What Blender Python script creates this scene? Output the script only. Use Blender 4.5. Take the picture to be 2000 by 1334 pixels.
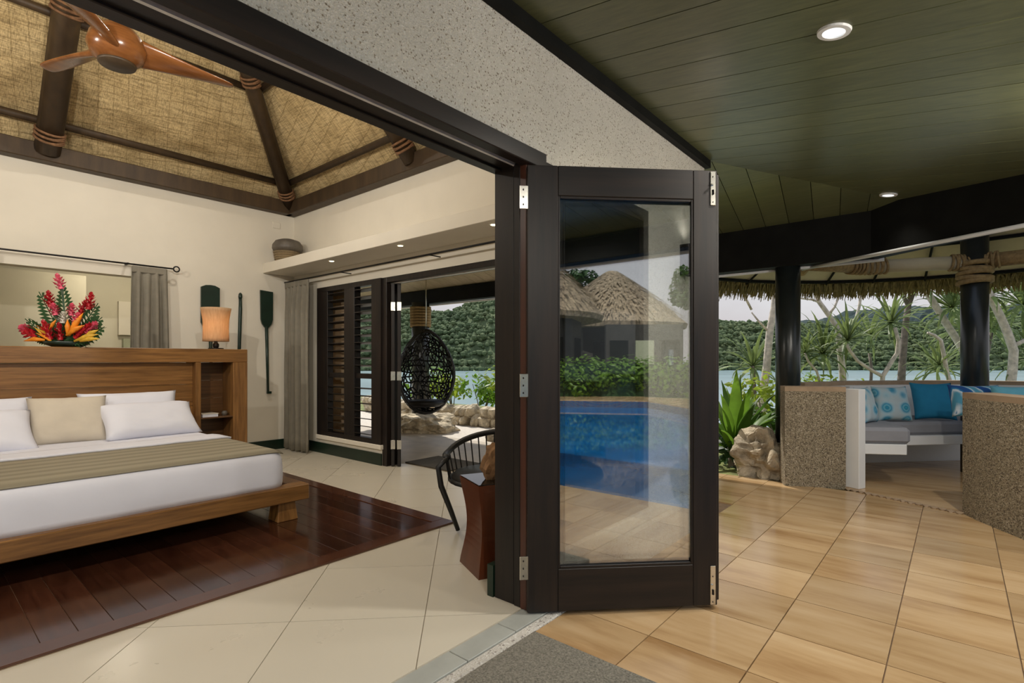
import bpy, bmesh, math, random
from mathutils import Vector, Matrix, noise as mnoise
R = math.radians
random.seed(7)
for o in list(bpy.data.objects): bpy.data.objects.remove(o)
scn = bpy.context.scene
COL = scn.collection

# ---------------------------------------------------------------- camera
cd = bpy.data.cameras.new('camera'); cam = bpy.data.objects.new('camera', cd); COL.objects.link(cam)
cd.sensor_fit = 'HORIZONTAL'; cd.sensor_width = 36.0; cd.lens = 36.0 * 1027 / 2000
cd.shift_y = (703 - 667) / 2000
cd.clip_start = 0.02; cd.clip_end = 3000
cam.location = (0, 0, 1.2); cam.rotation_euler = (R(90), 0, R(-49.731))
scn.camera = cam
# ---------------------------------------------------------------- world
wd = bpy.data.worlds.new('sky'); scn.world = wd; wd.use_nodes = True
nt = wd.node_tree; nt.nodes.clear()
wo = nt.nodes.new('ShaderNodeOutputWorld'); bg = nt.nodes.new('ShaderNodeBackground')
tc = nt.nodes.new('ShaderNodeTexCoord'); sx = nt.nodes.new('ShaderNodeSeparateXYZ')
rp = nt.nodes.new('ShaderNodeValToRGB')
e = rp.color_ramp.elements
e[0].position = 0.0; e[0].color = (.57, .53, .53, 1)
e[1].position = 1.0; e[1].color = (.26, .36, .55, 1)
k = rp.color_ramp.elements.new(.22); k.color = (.53, .53, .56, 1)
k = rp.color_ramp.elements.new(.5); k.color = (.40, .47, .60, 1)
cn = nt.nodes.new('ShaderNodeTexNoise'); cn.inputs['Scale'].default_value = 2.6; cn.inputs['Detail'].default_value = 6
mp = nt.nodes.new('ShaderNodeMapping'); mp.inputs['Scale'].default_value = (1, 1, 2.6)
cr = nt.nodes.new('ShaderNodeValToRGB'); cr.color_ramp.elements[0].position = .42; cr.color_ramp.elements[1].position = .66
mx = nt.nodes.new('ShaderNodeMix'); mx.data_type = 'RGBA'; mx.inputs[7].default_value = (.66, .66, .68, 1)
L = nt.links.new
L(tc.outputs['Generated'], sx.inputs[0]); L(sx.outputs['Z'], rp.inputs[0])
L(tc.outputs['Generated'], mp.inputs[0]); L(mp.outputs[0], cn.inputs['Vector']); L(cn.outputs['Fac'], cr.inputs[0])
L(cr.outputs[0], mx.inputs[0]); L(rp.outputs[0], mx.inputs[6]); L(mx.outputs[2], bg.inputs[0]); L(bg.outputs[0], wo.inputs[0])
bg.inputs[1].default_value = 1.0
# ---------------------------------------------------------------- sun
sd = bpy.data.lights.new('sun', 'SUN'); sd.energy = 3.6; sd.angle = R(.8); sd.color = (1, .95, .86)
sun = bpy.data.objects.new('sun', sd); COL.objects.link(sun)
sun.rotation_euler = Vector((.30, .56, .77)).to_track_quat('Z', 'Y').to_euler()
sun.location = (30, 20, 50)
# ---------------------------------------------------------------- view
vs = scn.view_settings; vs.view_transform = 'Standard'; vs.look = 'None'; vs.exposure = 0.18; vs.gamma = 1.0
vs.use_curve_mapping = False
scn.cycles.max_bounces = 8; scn.cycles.transparent_max_bounces = 16
scn.cycles.sample_clamp_indirect = 6

# ================================================================ materials
MATS = {}
def _new(name):
    m = bpy.data.materials.new(name); m.use_nodes = True
    n = m.node_tree; b = n.nodes['Principled BSDF']; return m, n, b
def _coords(n, scale, rot=(0, 0, 0), kind='Object'):
    t = n.nodes.new('ShaderNodeTexCoord'); p = n.nodes.new('ShaderNodeMapping')
    p.inputs['Scale'].default_value = scale; p.inputs['Rotation'].default_value = rot
    n.links.new(t.outputs[kind], p.inputs[0]); return p.outputs[0]
def _ramp(n, fac, stops):
    r = n.nodes.new('ShaderNodeValToRGB'); el = r.color_ramp.elements
    while len(el) > 2: el.remove(el[-1])
    for i, (p, c) in enumerate(stops):
        q = el[i] if i < 2 else el.new(p)
        q.position = p; q.color = (*c, 1)
    n.links.new(fac, r.inputs[0]); return r.outputs[0]
def _bump(n, b, h, strength=.3, dist=.01):
    u = n.nodes.new('ShaderNodeBump'); u.inputs['Strength'].default_value = strength; u.inputs['Distance'].default_value = dist
    n.links.new(h, u.inputs['Height']); n.links.new(u.outputs[0], b.inputs['Normal'])
def _mixc(n, fac, a, b, mode='MIX'):
    m = n.nodes.new('ShaderNodeMix'); m.data_type = 'RGBA'; m.blend_type = mode
    if isinstance(fac, (int, float)): m.inputs[0].default_value = fac
    else: n.links.new(fac, m.inputs[0])
    for i, v in ((6, a), (7, b)):
        if isinstance(v, tuple): m.inputs[i].default_value = (*v, 1)
        else: n.links.new(v, m.inputs[i])
    return m.outputs[2]
def _noise(n, vec, scale, detail=4, rough=.55):
    t = n.nodes.new('ShaderNodeTexNoise'); t.inputs['Scale'].default_value = scale; t.inputs['Detail'].default_value = detail
    t.inputs['Roughness'].default_value = rough
    n.links.new(vec, t.inputs['Vector']); return t.outputs['Fac']
def _rand(n):
    return n.nodes.new('ShaderNodeObjectInfo').outputs['Random']
def plain(name, c, rough=.5, vary=.12, scale=8, spec=.5, metal=0, bump=0, bscale=None, coat=0, sub=None):
    m, n, b = _new(name)
    v = _coords(n, (1, 1, 1)); f = _noise(n, v, scale)
    c1 = tuple(x * (1 - vary) for x in c); c2 = tuple(min(1, x * (1 + vary)) for x in c)
    n.links.new(_ramp(n, f, [(.3, c1), (.7, c2)]), b.inputs['Base Color'])
    b.inputs['Roughness'].default_value = rough; b.inputs['Specular IOR Level'].default_value = spec
    b.inputs['Metallic'].default_value = metal; b.inputs['Coat Weight'].default_value = coat
    if bump: _bump(n, b, _noise(n, v, bscale or scale * 4), bump, .05 if bump >= 1 else .01)
    MATS[name] = m; return m
def wood(name, c1, c2, axis='x', rough=.35, scale=6, stretch=12, vary=.25, spec=.5, coat=0, bump=.08):
    m, n, b = _new(name)
    s = [stretch] * 3; s['xyz'.index(axis)] = 1.0
    v = _coords(n, tuple(s)); f = _noise(n, v, scale * .35, 6, .62)
    col = _ramp(n, f, [(.3, c1), (.68, c2)])
    big = _noise(n, _coords(n, (1, 1, 1)), 2.2, 2)
    hs = n.nodes.new('ShaderNodeHueSaturation')
    ma = n.nodes.new('ShaderNodeMath'); ma.operation = 'MULTIPLY_ADD'; ma.inputs[1].default_value = vary * 2; ma.inputs[2].default_value = 1 - vary
    n.links.new(_rand(n), ma.inputs[0]); n.links.new(ma.outputs[0], hs.inputs['Value']); n.links.new(col, hs.inputs['Color'])
    col = _mixc(n, big, hs.outputs[0], tuple(x * .75 for x in c1))
    mm = n.nodes.new('ShaderNodeMix'); mm.data_type = 'RGBA'; mm.inputs[0].default_value = .35
    n.links.new(hs.outputs[0], mm.inputs[6]); n.links.new(col, mm.inputs[7])
    n.links.new(mm.outputs[2], b.inputs['Base Color'])
    b.inputs['Roughness'].default_value = rough; b.inputs['Specular IOR Level'].default_value = spec; b.inputs['Coat Weight'].default_value = coat
    b.inputs['Coat Roughness'].default_value = .1
    if bump: _bump(n, b, f, bump, .005)
    MATS[name] = m; return m
def pebble(name, base, dark, light, scale, rough=.85, bump=.6, thr=.28):
    m, n, b = _new(name); v = _coords(n, (1, 1, 1))
    vo = n.nodes.new('ShaderNodeTexVoronoi'); vo.inputs['Scale'].default_value = scale; n.links.new(v, vo.inputs['Vector'])
    sp = n.nodes.new('ShaderNodeSeparateColor'); n.links.new(vo.outputs['Color'], sp.inputs[0])
    c = _ramp(n, sp.outputs[0], [(.0, dark), (thr * .45, dark), (thr, base), (.8, base), (1, light)])
    big = _noise(n, v, 1.4, 5); c = _mixc(n, _ramp(n, big, [(.45, (0, 0, 0)), (.75, (.5, .5, .5))]), c, tuple(x * .72 for x in base))
    n.links.new(c, b.inputs['Base Color']); b.inputs['Roughness'].default_value = rough
    _bump(n, b, vo.outputs['Distance'], bump, .008)
    MATS[name] = m; return m

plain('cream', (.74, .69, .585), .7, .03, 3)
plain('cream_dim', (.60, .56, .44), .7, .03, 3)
plain('tan_render', (.72, .53, .33), .8, .1, 4, bump=.2)
plain('sage', (.36, .38, .27), .7, .04, 3)
pebble('render_pale', (.72, .67, .58), (.30, .24, .17), (.85, .80, .72), 170, thr=.09, bump=.8)
pebble('render_tan', (.285, .235, .155), (.11, .085, .055), (.50, .43, .32), 125, thr=.34, bump=.8)
pebble('concrete', (.55, .52, .47), (.25, .22, .2), (.7, .68, .64), 120, thr=.12)
wood('dark_timber', (.008, .0075, .0075), (.026, .017, .013), 'z', .42, 5, 14, .1, spec=.35)
wood('dark_timber_h', (.008, .0075, .0075), (.026, .017, .013), 'x', .42, 5, 14, .1, spec=.35)
wood('red_timber', (.05, .014, .008), (.10, .03, .015), 'z', .35, 5, 14, .1)
wood('ceiling_green', (.085, .092, .043), (.155, .16, .075), 'y', .33, 7, 16, .12, spec=.6)
wood('ceiling_pale', (.36, .29, .19), (.50, .42, .29), 'x', .5, 7, 16, .08)
plain('beam_black', (.008, .008, .007), .65, .3, 5, spec=.15)
wood('rafter', (.035, .020, .009), (.075, .045, .02), 'z', .55, 5, 6, .1)
plain('rope', (.20, .10, .045), .8, .35, 40, bump=.4)
plain('sinnet', (.30, .20, .085), .85, .3, 30, bump=.4)
wood('teak', (.13, .056, .014), (.37, .178, .052), 'x', .34, 6, 16, .15)
wood('teak_v', (.13, .056, .014), (.37, .178, .052), 'z', .34, 6, 16, .15)
wood('teak_dark', (.07, .032, .011), (.19, .088, .03), 'x', .4, 6, 16, .2)
wood('fan_wood', (.13, .045, .012), (.25, .095, .027), 'x', .22, 5, 10, .05)
wood('plank_floor', (.030, .0095, .0055), (.075, .026, .013), 'y', .16, 6, 12, .3, coat=.4)
wood('plank_border', (.055, .018, .009), (.10, .036, .018), 'x', .2, 6, 14, .1, coat=.3)
wood('stool_wood', (.075, .018, .006), (.12, .032, .011), 'z', .3, 4, 8, .05)
plain('linen', (.755, .765, .845), .85, .02, 5, bump=.10, bscale=9)
plain('pillow_beige', (.60, .535, .435), .9, .05, 6, bump=.1, bscale=12)
plain('curtain', (.23, .21, .165), .9, .08, 12)
plain('green_paint', (.010, .026, .017), .35, .3, 6)
plain('green_skirting', (.008, .022, .013), .35, .2, 6)
plain('iron', (.018, .016, .015), .4, .2, 20, metal=.6)
plain('steel', (.72, .70, .64), .25, .1, 30, metal=1)
plain('track', (.80, .80, .78), .4, .1, 20, metal=.2)
plain('white_paint', (.75, .75, .74), .5, .02, 5)
plain('white_plastic', (.82, .82, .80), .4, .02, 5)
plain('black_wicker', (.006, .006, .006), .45, .2, 30)
plain('cushion_grey', (.26, .26, .28), .9, .05, 10)
plain('cushion_teal', (.012, .21, .38), .85, .08, 8)
plain('cushion_pale_blue', (.13, .40, .50), .85, .08, 8)
plain('post_dark', (.016, .020, .020), .28, .3, 4)
plain('coping', (.34, .24, .15), .7, .15, 8, bump=.2)
plain('clay_grey', (.105, .09, .072), .5, .2, 14, bump=.2)
plain('basket', (.25, .185, .10), .85, .25, 40, bump=.6)
plain('driftwood', (.26, .14, .062), .85, .4, 14, bump=.9, bscale=30)
plain('mat_grey', (.20, .185, .15), .95, .45, 130, bump=.8, bscale=160)
plain('mat_dark', (.07, .06, .045), .95, .3, 100, bump=.6)
plain('grey_tile', (.36, .37, .34), .45, .1, 8)
plain('grout', (.42, .37, .29), .9, .1, 20)
plain('grout_sand', (.20, .13, .075), .9, .2, 20)
plain('sand', (.66, .60, .52), .95, .15, 25, bump=.4)
plain('grass_bounce', (.17, .19, .055), .95, .5, 6, bump=.6)  # grass green, chosen to bounce light up onto the terrace ceiling
plain('paving', (.42, .35, .26), .5, .12, 5)
plain('rock', (.40, .33, .235), .9, .55, 5, bump=1, bscale=9)
plain('rock_pale', (.55, .46, .32), .9, .5, 7, bump=1, bscale=12)
plain('trunk', (.66, .58, .50), .85, .3, 14, bump=.5)
plain('trunk_dark', (.22, .18, .15), .85, .35, 14, bump=.5)
plain('sea', (.30, .42, .45), .22, .12, .05, spec=.4, bump=.15, bscale=1.2)
plain('glass_dark', (.004, .005, .005), .04, .1, 3, spec=.5)
plain('thatch', (.33, .26, .175), .95, .45, 9, bump=.8, bscale=30)
plain('thatch_fringe', (.25, .20, .075), .95, .4, 20)
plain('roof_panel', (.52, .45, .30), .8, .08, 5)
plain('building_dark', (.035, .032, .028), .6, .2, 4)
plain('red_flower', (.45, .006, .015), .5, .3, 20)
plain('pink_flower', (.72, .10, .17), .5, .3, 20)
plain('orange_flower', (.85, .27, .012), .5, .15, 20)
plain('yellow_flower', (.70, .42, .04), .5, .2, 20)
plain('white_flower', (.65, .62, .55), .5, .1, 20)
def leafmat(name, c, tr=.5, rough=.45):
    m, n, b = _new(name)
    v = _coords(n, (1, 1, 1)); f = _noise(n, v, 3)
    col = _ramp(n, f, [(.3, tuple(x * .6 for x in c)), (.7, tuple(min(1, x * 1.35) for x in c))])
    n.links.new(col, b.inputs['Base Color']); b.inputs['Roughness'].default_value = rough
    t = n.nodes.new('ShaderNodeBsdfTranslucent'); n.links.new(col, t.inputs[0])
    a = n.nodes.new('ShaderNodeMixShader'); a.inputs[0].default_value = tr
    n.links.new(b.outputs[0], a.inputs[1]); n.links.new(t.outputs[0], a.inputs[2])
    n.links.new(a.outputs[0], n.nodes['Material Output'].inputs[0]); MATS[name] = m
leafmat('leaf_bright', (.16, .30, .03)); leafmat('leaf_mid', (.075, .16, .022)); leafmat('leaf_dark', (.03, .075, .018), .3)
leafmat('leaf_pandanus', (.20, .26, .085), .4, .5); leafmat('leaf_lime', (.32, .42, .04)); leafmat('leaf_flower', (.025, .085, .025), .2)
def hillmat(name, a, b_, c):
    m, n, b = _new(name); v = _coords(n, (1, 1, 1))
    f = _noise(n, v, .06, 6, .7); g = _noise(n, v, .55, 3, .6)
    col = _mixc(n, g, _ramp(n, f, [(.32, a), (.5, b_), (.7, c)]), tuple(x * .45 for x in a))
    n.links.new(col, b.inputs['Base Color']); b.inputs['Roughness'].default_value = .95; b.inputs['Specular IOR Level'].default_value = .1
    MATS[name] = m
hillmat('hill_green', (.125, .175, .095), (.20, .26, .13), (.29, .32, .16))  # greens lightened so the bay haze sits in the colour
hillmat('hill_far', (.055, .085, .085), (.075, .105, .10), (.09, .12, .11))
def glassmat(name, refl, tint=(.92, .95, .95)):
    m, n, b = _new(name); n.nodes.remove(b)
    t = n.nodes.new('ShaderNodeBsdfTransparent'); t.inputs[0].default_value = (*tint, 1)
    g = n.nodes.new('ShaderNodeBsdfGlossy'); g.inputs['Roughness'].default_value = 0.0; g.inputs[0].default_value = (1, 1, 1, 1)
    nz = _noise(n, _coords(n, (1, 1, 1)), 3)
    fr = n.nodes.new('ShaderNodeFresnel'); fr.inputs[0].default_value = 1.52
    ma = n.nodes.new('ShaderNodeMath'); ma.operation = 'ADD'; ma.inputs[1].default_value = refl; n.links.new(fr.outputs[0], ma.inputs[0])
    a = n.nodes.new('ShaderNodeMixShader'); n.links.new(ma.outputs[0], a.inputs[0])
    n.links.new(t.outputs[0], a.inputs[1]); n.links.new(g.outputs[0], a.inputs[2])
    n.links.new(a.outputs[0], n.nodes['Material Output'].inputs[0]); MATS[name] = m
glassmat('door_glass', .20, (.93, .95, .95)); glassmat('window_glass', .05)
def tilemat(name, c1, c2, c3, rough, streak, vary, nsc):
    m, n, b = _new(name)
    rnd = _rand(n); v = _coords(n, (streak, 1, 1))
    ad = n.nodes.new('ShaderNodeVectorMath'); ad.operation = 'ADD'; n.links.new(v, ad.inputs[0])
    cb = n.nodes.new('ShaderNodeCombineXYZ'); mu = n.nodes.new('ShaderNodeMath'); mu.operation = 'MULTIPLY'; mu.inputs[1].default_value = 37
    n.links.new(rnd, mu.inputs[0])
    for i in range(3): n.links.new(mu.outputs[0], cb.inputs[i])
    n.links.new(cb.outputs[0], ad.inputs[1])
    f = _noise(n, ad.outputs[0], nsc, 5, .6)
    col = _ramp(n, f, [(.28, c1), (.5, c2), (.75, c3)])
    hs = n.nodes.new('ShaderNodeHueSaturation'); ma = n.nodes.new('ShaderNodeMath'); ma.operation = 'MULTIPLY_ADD'
    ma.inputs[1].default_value = vary * 2; ma.inputs[2].default_value = 1 - vary
    n.links.new(rnd, ma.inputs[0]); n.links.new(ma.outputs[0], hs.inputs['Value']); n.links.new(col, hs.inputs['Color'])
    n.links.new(hs.outputs[0], b.inputs['Base Color'])
    r2 = _ramp(n, f, [(.3, (rough * (.8 if streak > 1 else .97),) * 3), (.7, (rough * (1.3 if streak > 1 else 1.03),) * 3)]); n.links.new(r2, b.inputs['Roughness'])
    MATS[name] = m
tilemat('sandstone', (.33, .19, .082), (.49, .325, .165), (.58, .415, .24), .17, 6, .15, 1.1)
tilemat('cream_tile', (.595, .545, .445), (.60, .55, .45), (.605, .555, .455), .28, 1, .02, 2.0)
def matting():
    m, n, b = _new('roof_matting'); v = _coords(n, (1, 1, 1))
    cols = []
    def lines(rot, sc, dist, lo, hi):
        w = n.nodes.new('ShaderNodeTexWave'); w.wave_type = 'BANDS'; w.bands_direction = 'X'
        w.inputs['Scale'].default_value = sc; w.inputs['Distortion'].default_value = dist; w.inputs['Detail'].default_value = 3
        n.links.new(_coords(n, (1, 1, 1), rot), w.inputs['Vector'])
        return _ramp(n, w.outputs['Fac'], [(lo, (0, 0, 0)), (hi, (1, 1, 1))])
    a = lines((0, 0, R(12)), 2.6, 1.2, .0, .02); c = lines((R(15), R(30), R(100)), 2.3, 1.4, .0, .02)
    fine = _ramp(n, _noise(n, _coords(n, (3, 70, 3), (0, 0, R(12))), 2, 4), [(.36, (.25, .22, .16)), (.56, (1, 1, 1))])
    fin2 = _ramp(n, _noise(n, _coords(n, (70, 4, 20), (R(10), R(20), R(12))), 2, 4), [(.36, (.25, .22, .16)), (.56, (1, 1, 1))])
    f = _noise(n, v, 2.4, 5)
    base = _ramp(n, f, [(.24, (.34, .24, .105)), (.42, (.64, .48, .24)), (.8, (.74, .58, .32))])
    x = _mixc(n, a, (.44, .32, .15), base); x = _mixc(n, c, (.47, .34, .16), x)
    x = _mixc(n, .55, x, fine, 'MULTIPLY'); x = _mixc(n, .55, x, fin2, 'MULTIPLY')
    n.links.new(x, b.inputs['Base Color']); b.inputs['Roughness'].default_value = .85; _bump(n, b, fine, .3, .005)
    MATS['roof_matting'] = m
matting()
def striped(name, axis, stops, scale):
    m, n, b = _new(name)
    w = n.nodes.new('ShaderNodeTexWave'); w.bands_direction = axis; w.inputs['Scale'].default_value = scale; w.inputs['Distortion'].default_value = .3
    w.inputs['Detail'].default_value = 1
    n.links.new(_coords(n, (1, 1, 1)), w.inputs['Vector'])
    n.links.new(_ramp(n, w.outputs['Fac'], stops), b.inputs['Base Color']); b.inputs['Roughness'].default_value = .9
    MATS[name] = m
striped('runner', 'Y', [(.1, (.235, .205, .14)), (.45, (.28, .25, .175)), (.9, (.315, .28, .20))], 2.2)
striped('cushion_stripe', 'X', [(.2, (.01, .07, .25)), (.45, (.02, .22, .42)), (.55, (.7, .75, .78)), (.9, (.08, .3, .42))], 3.5)
def rings():
    m, n, b = _new('cushion_print'); v = _coords(n, (1, 1, 1))
    vo = n.nodes.new('ShaderNodeTexVoronoi'); vo.inputs['Scale'].default_value = 7; vo.inputs['Randomness'].default_value = .15
    n.links.new(v, vo.inputs['Vector'])
    col = _ramp(n, vo.outputs['Distance'], [(.0, (.05, .4, .5)), (.12, (.02, .22, .36)), (.22, (.16, .42, .52)), (.3, (.03, .25, .4)), (.45, (.34, .50, .56)), (.6, (.42, .50, .52))])
    n.links.new(col, b.inputs['Base Color']); b.inputs['Roughness'].default_value = .9; MATS['cushion_print'] = m
rings()
def pooltile():
    m, n, b = _new('pool_tile'); br = n.nodes.new('ShaderNodeTexBrick'); br.offset = 0
    br.inputs['Color1'].default_value = (.008, .11, .36, 1); br.inputs['Color2'].default_value = (.012, .16, .44, 1); br.inputs['Mortar'].default_value = (.03, .25, .5, 1)
    br.inputs['Scale'].default_value = 5; br.inputs['Brick Width'].default_value = .5; br.inputs['Row Height'].default_value = .5; br.inputs['Mortar Size'].default_value = .02
    n.links.new(_coords(n, (1, 1, 1)), br.inputs['Vector']); n.links.new(br.outputs[0], b.inputs['Base Color']); MATS['pool_tile'] = m
pooltile(); plain('pool_water', (.004, .12, .32), .04, .3, 1.2, spec=.3, bump=.03, bscale=3)
def shademat():
    m, n, b = _new('lamp_shade'); n.nodes.remove(b)
    v = _coords(n, (18, 18, 3)); f = _noise(n, v, 4)
    col = _ramp(n, f, [(.3, (.70, .50, .31)), (.7, (.82, .63, .42))])
    t = n.nodes.new('ShaderNodeBsdfTranslucent'); d = n.nodes.new('ShaderNodeBsdfDiffuse'); n.links.new(col, t.inputs[0]); n.links.new(col, d.inputs[0])
    a = n.nodes.new('ShaderNodeMixShader'); a.inputs[0].default_value = .55
    n.links.new(d.outputs[0], a.inputs[1]); n.links.new(t.outputs[0], a.inputs[2]); n.links.new(a.outputs[0], n.nodes['Material Output'].inputs[0])
    MATS['lamp_shade'] = m
shademat()
def emis(name, c, s):
    m, n, b = _new(name); nz = _noise(n, _coords(n, (1, 1, 1)), 5)
    n.links.new(_ramp(n, nz, [(.2, tuple(x * .9 for x in c)), (.8, c)]), b.inputs['Emission Color'])
    b.inputs['Base Color'].default_value = (*c, 1); b.inputs['Emission Strength'].default_value = s; MATS[name] = m
emis('lamp_warm', (1, .82, .5), 6); emis('lamp_amber', (1, .45, .05), 3); emis('lamp_cool', (.9, .95, 1), 1.2)

# ================================================================ mesh helpers
class MB:
    def __init__(s): s.v = []; s.f = []
    def add(s, vs_, fs):
        o = len(s.v); s.v += [tuple(p) for p in vs_]; s.f += [tuple(i + o for i in q) for q in fs]; return s
    def box(s, c, d, rz=0):
        x, y, z = d[0] / 2, d[1] / 2, d[2] / 2; ca, sa = math.cos(rz), math.sin(rz)
        P = []
        for dz in (-z, z):
            for dx, dy in ((-x, -y), (x, -y), (x, y), (-x, y)):
                P.append((c[0] + dx * ca - dy * sa, c[1] + dx * sa + dy * ca, c[2] + dz))
        return s.add(P, [(3, 2, 1, 0), (4, 5, 6, 7), (0, 1, 5, 4), (1, 2, 6, 5), (2, 3, 7, 6), (3, 0, 4, 7)])
    def b6(s, x0, x1, y0, y1, z0, z1):
        return s.box(((x0 + x1) / 2, (y0 + y1) / 2, (z0 + z1) / 2), (x1 - x0, y1 - y0, z1 - z0))
    def prism(s, poly, z0, z1):
        a = sum(poly[i][0] * poly[(i + 1) % len(poly)][1] - poly[(i + 1) % len(poly)][0] * poly[i][1] for i in range(len(poly)))
        if a < 0: poly = poly[::-1]
        n = len(poly); f0 = z0 if callable(z0) else (lambda x, y: z0); f1 = z1 if callable(z1) else (lambda x, y: z1)
        P = [(x, y, f0(x, y)) for x, y in poly] + [(x, y, f1(x, y)) for x, y in poly]
        return s.add(P, [tuple(range(n - 1, -1, -1)), tuple(range(n, 2 * n))] + [(i, (i + 1) % n, n + (i + 1) % n, n + i) for i in range(n)])
    def tube(s, path, rad, n=8, closed=False):
        path = [Vector(p) for p in path]; m = len(path)
        if not hasattr(rad, '__len__'): rad = [rad] * m
        rings_ = []; ref = None
        for i, p in enumerate(path):
            a = path[i - 1] if (i > 0 or closed) else path[i]; b = path[(i + 1) % m] if (i < m - 1 or closed) else path[i]
            t = (b - a).normalized()
            if ref is None:
                ref = Vector((0, 0, 1)) if abs(t.z) < .9 else Vector((1, 0, 0))
            u = (ref - t * ref.dot(t)).normalized(); w = t.cross(u); ref = u
            rings_.append([p + (u * math.cos(2 * math.pi * j / n) + w * math.sin(2 * math.pi * j / n)) * rad[i] for j in range(n)])
        P = [q for r_ in rings_ for q in r_]; F = []
        for i in range(m if closed else m - 1):
            k2 = (i + 1) % m
            for j in range(n): F.append((i * n + j, i * n + (j + 1) % n, k2 * n + (j + 1) % n, k2 * n + j))
        if not closed: F += [tuple(range(n - 1, -1, -1)), tuple((m - 1) * n + j for j in range(n))]
        return s.add(P, F)
    def lathe(s, prof, c, n=20, cap=True):
        P = [(c[0] + r_ * math.cos(2 * math.pi * j / n), c[1] + r_ * math.sin(2 * math.pi * j / n), c[2] + z) for r_, z in prof for j in range(n)]
        F = [(i * n + j, i * n + (j + 1) % n, (i + 1) * n + (j + 1) % n, (i + 1) * n + j) for i in range(len(prof) - 1) for j in range(n)]
        if cap: F += [tuple(range(n - 1, -1, -1)), tuple((len(prof) - 1) * n + j for j in range(n))]
        return s.add(P, F)
    def blade(s, base, az, el, length, width, droop=.6, seg=6, fold=.25, tip=.05, mid=.35):
        az_d = Vector((math.cos(az), math.sin(az), 0)); side = Vector((-math.sin(az), math.cos(az), 0))
        p = Vector(base); P = []; F = []
        for i in range(seg + 1):
            t = i / seg; ang = el - droop * t * t
            d = az_d * math.cos(ang) + Vector((0, 0, 1)) * math.sin(ang); up = d.cross(side) * -1
            wv = width * (min(1, .45 + t / mid * .55) if t < mid else max(tip, 1 - ((t - mid) / (1 - mid)) ** 1.6))
            P += [p - side * wv / 2 + up * wv * fold, p, p + side * wv / 2 + up * wv * fold]
            p = p + d * length / seg
        for i in range(seg):
            a = i * 3; F += [(a, a + 1, a + 4, a + 3), (a + 1, a + 2, a + 5, a + 4)]
        return s.add(P, F)
    def rockb(s, c, d, seed, sub=2, amp=.25, flat=0):
        bm = bmesh.new(); bmesh.ops.create_icosphere(bm, subdivisions=sub, radius=1)
        P = []
        for v in bm.verts:
            q = v.co.normalized(); n_ = mnoise.noise(q * 1.3 + Vector((seed * 3.1, seed, -seed))) + .5 * mnoise.noise(q * 3.1 + Vector((seed, seed * 2, 0)))
            m_ = max(abs(q.x), abs(q.y), abs(q.z)); rg = (1 - abs(mnoise.noise(q * 2.4 + Vector((seed, -seed, 2)))) * 2.2) * .12 + .10 * mnoise.noise(q * 6 + Vector((seed, 1, 3))) if sub >= 4 else 0
            q = q * (1 + .35 * (1 / m_ - 1)) * (1 + amp * n_ * .8 + rg)
            P.append((c[0] + q.x * d[0] / 2, c[1] + q.y * d[1] / 2, c[2] + q.z * d[2] / 2))
        bm.verts.index_update(); F = [tuple(v.index for v in f.verts) for f in bm.faces]; bm.free()
        return s.add(P, F)
WLOC = {}
def wl(o): return WLOC.get(o.name, Vector((0, 0, 0)))
def link(o, parent, loc):
    COL.objects.link(o); loc = Vector(loc)
    if parent is not None: o.parent = parent; o.location = loc - wl(parent)
    else: o.location = loc
    WLOC[o.name] = loc; return o
def mesh(mb, loc, bev=0, smooth=False, fix=True):
    me = bpy.data.meshes.new('m'); me.from_pydata([Vector(p) - loc for p in mb.v], [], mb.f)
    bm = bmesh.new(); bm.from_mesh(me)
    if fix: bmesh.ops.recalc_face_normals(bm, faces=bm.faces)
    if bev: bmesh.ops.bevel(bm, geom=[e_ for e_ in bm.edges], offset=bev, segments=1, affect='EDGES', clamp_overlap=True)
    bm.to_mesh(me); bm.free()
    if smooth: me.polygons.foreach_set('use_smooth', [True] * len(me.polygons))
    return me
def build(mb, name, mat, parent=None, loc=None, bev=0, smooth=False, fix=True, kind=None, label=None, cat=None, group=None):
    if loc is None:
        xs = [p[0] for p in mb.v]; ys = [p[1] for p in mb.v]; zs = [p[2] for p in mb.v]
        loc = ((min(xs) + max(xs)) / 2, (min(ys) + max(ys)) / 2, min(zs))
    loc = Vector(loc); me = mesh(mb, loc, bev, smooth, fix); me.name = name; me.materials.append(MATS[mat])
    o = bpy.data.objects.new(name, me); link(o, parent, loc); tag(o, label, cat, group, kind); return o
def tag(o, label=None, cat=None, group=None, kind=None):
    if label: o['label'] = label
    if cat: o['category'] = cat
    if group: o['group'] = group
    if kind: o['kind'] = kind
    return o
def root(name, label, cat, loc, group=None):
    o = bpy.data.objects.new(name, None); o.empty_display_size = .1; link(o, None, loc); return tag(o, label, cat, group)
def inst(src, name, parent, loc, rot=None):
    o = bpy.data.objects.new(name, src.data); link(o, parent, loc)
    if rot: o.rotation_euler = rot
    return o
def copy_tree(o, parent, delta):
    c = o.copy(); COL.objects.link(c)
    if parent is None: c.location = o.location + Vector(delta)
    else: c.parent = parent
    WLOC[c.name] = wl(o) + Vector(delta)
    for ch in list(o.children): copy_tree(ch, c, delta)
    return c
def struct(mb, name, mat, **k): return build(mb, name, mat, kind='structure', **k)
def clip(poly, a, b, c):           # keep a*x+b*y<=c
    out = []
    for i in range(len(poly)):
        p, q = poly[i], poly[(i + 1) % len(poly)]; dp = a * p[0] + b * p[1] - c; dq = a * q[0] + b * q[1] - c
        if dp <= 0: out.append(p)
        if dp * dq < 0:
            t = dp / (dp - dq); out.append((p[0] + t * (q[0] - p[0]), p[1] + t * (q[1] - p[1])))
    return out
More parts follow.
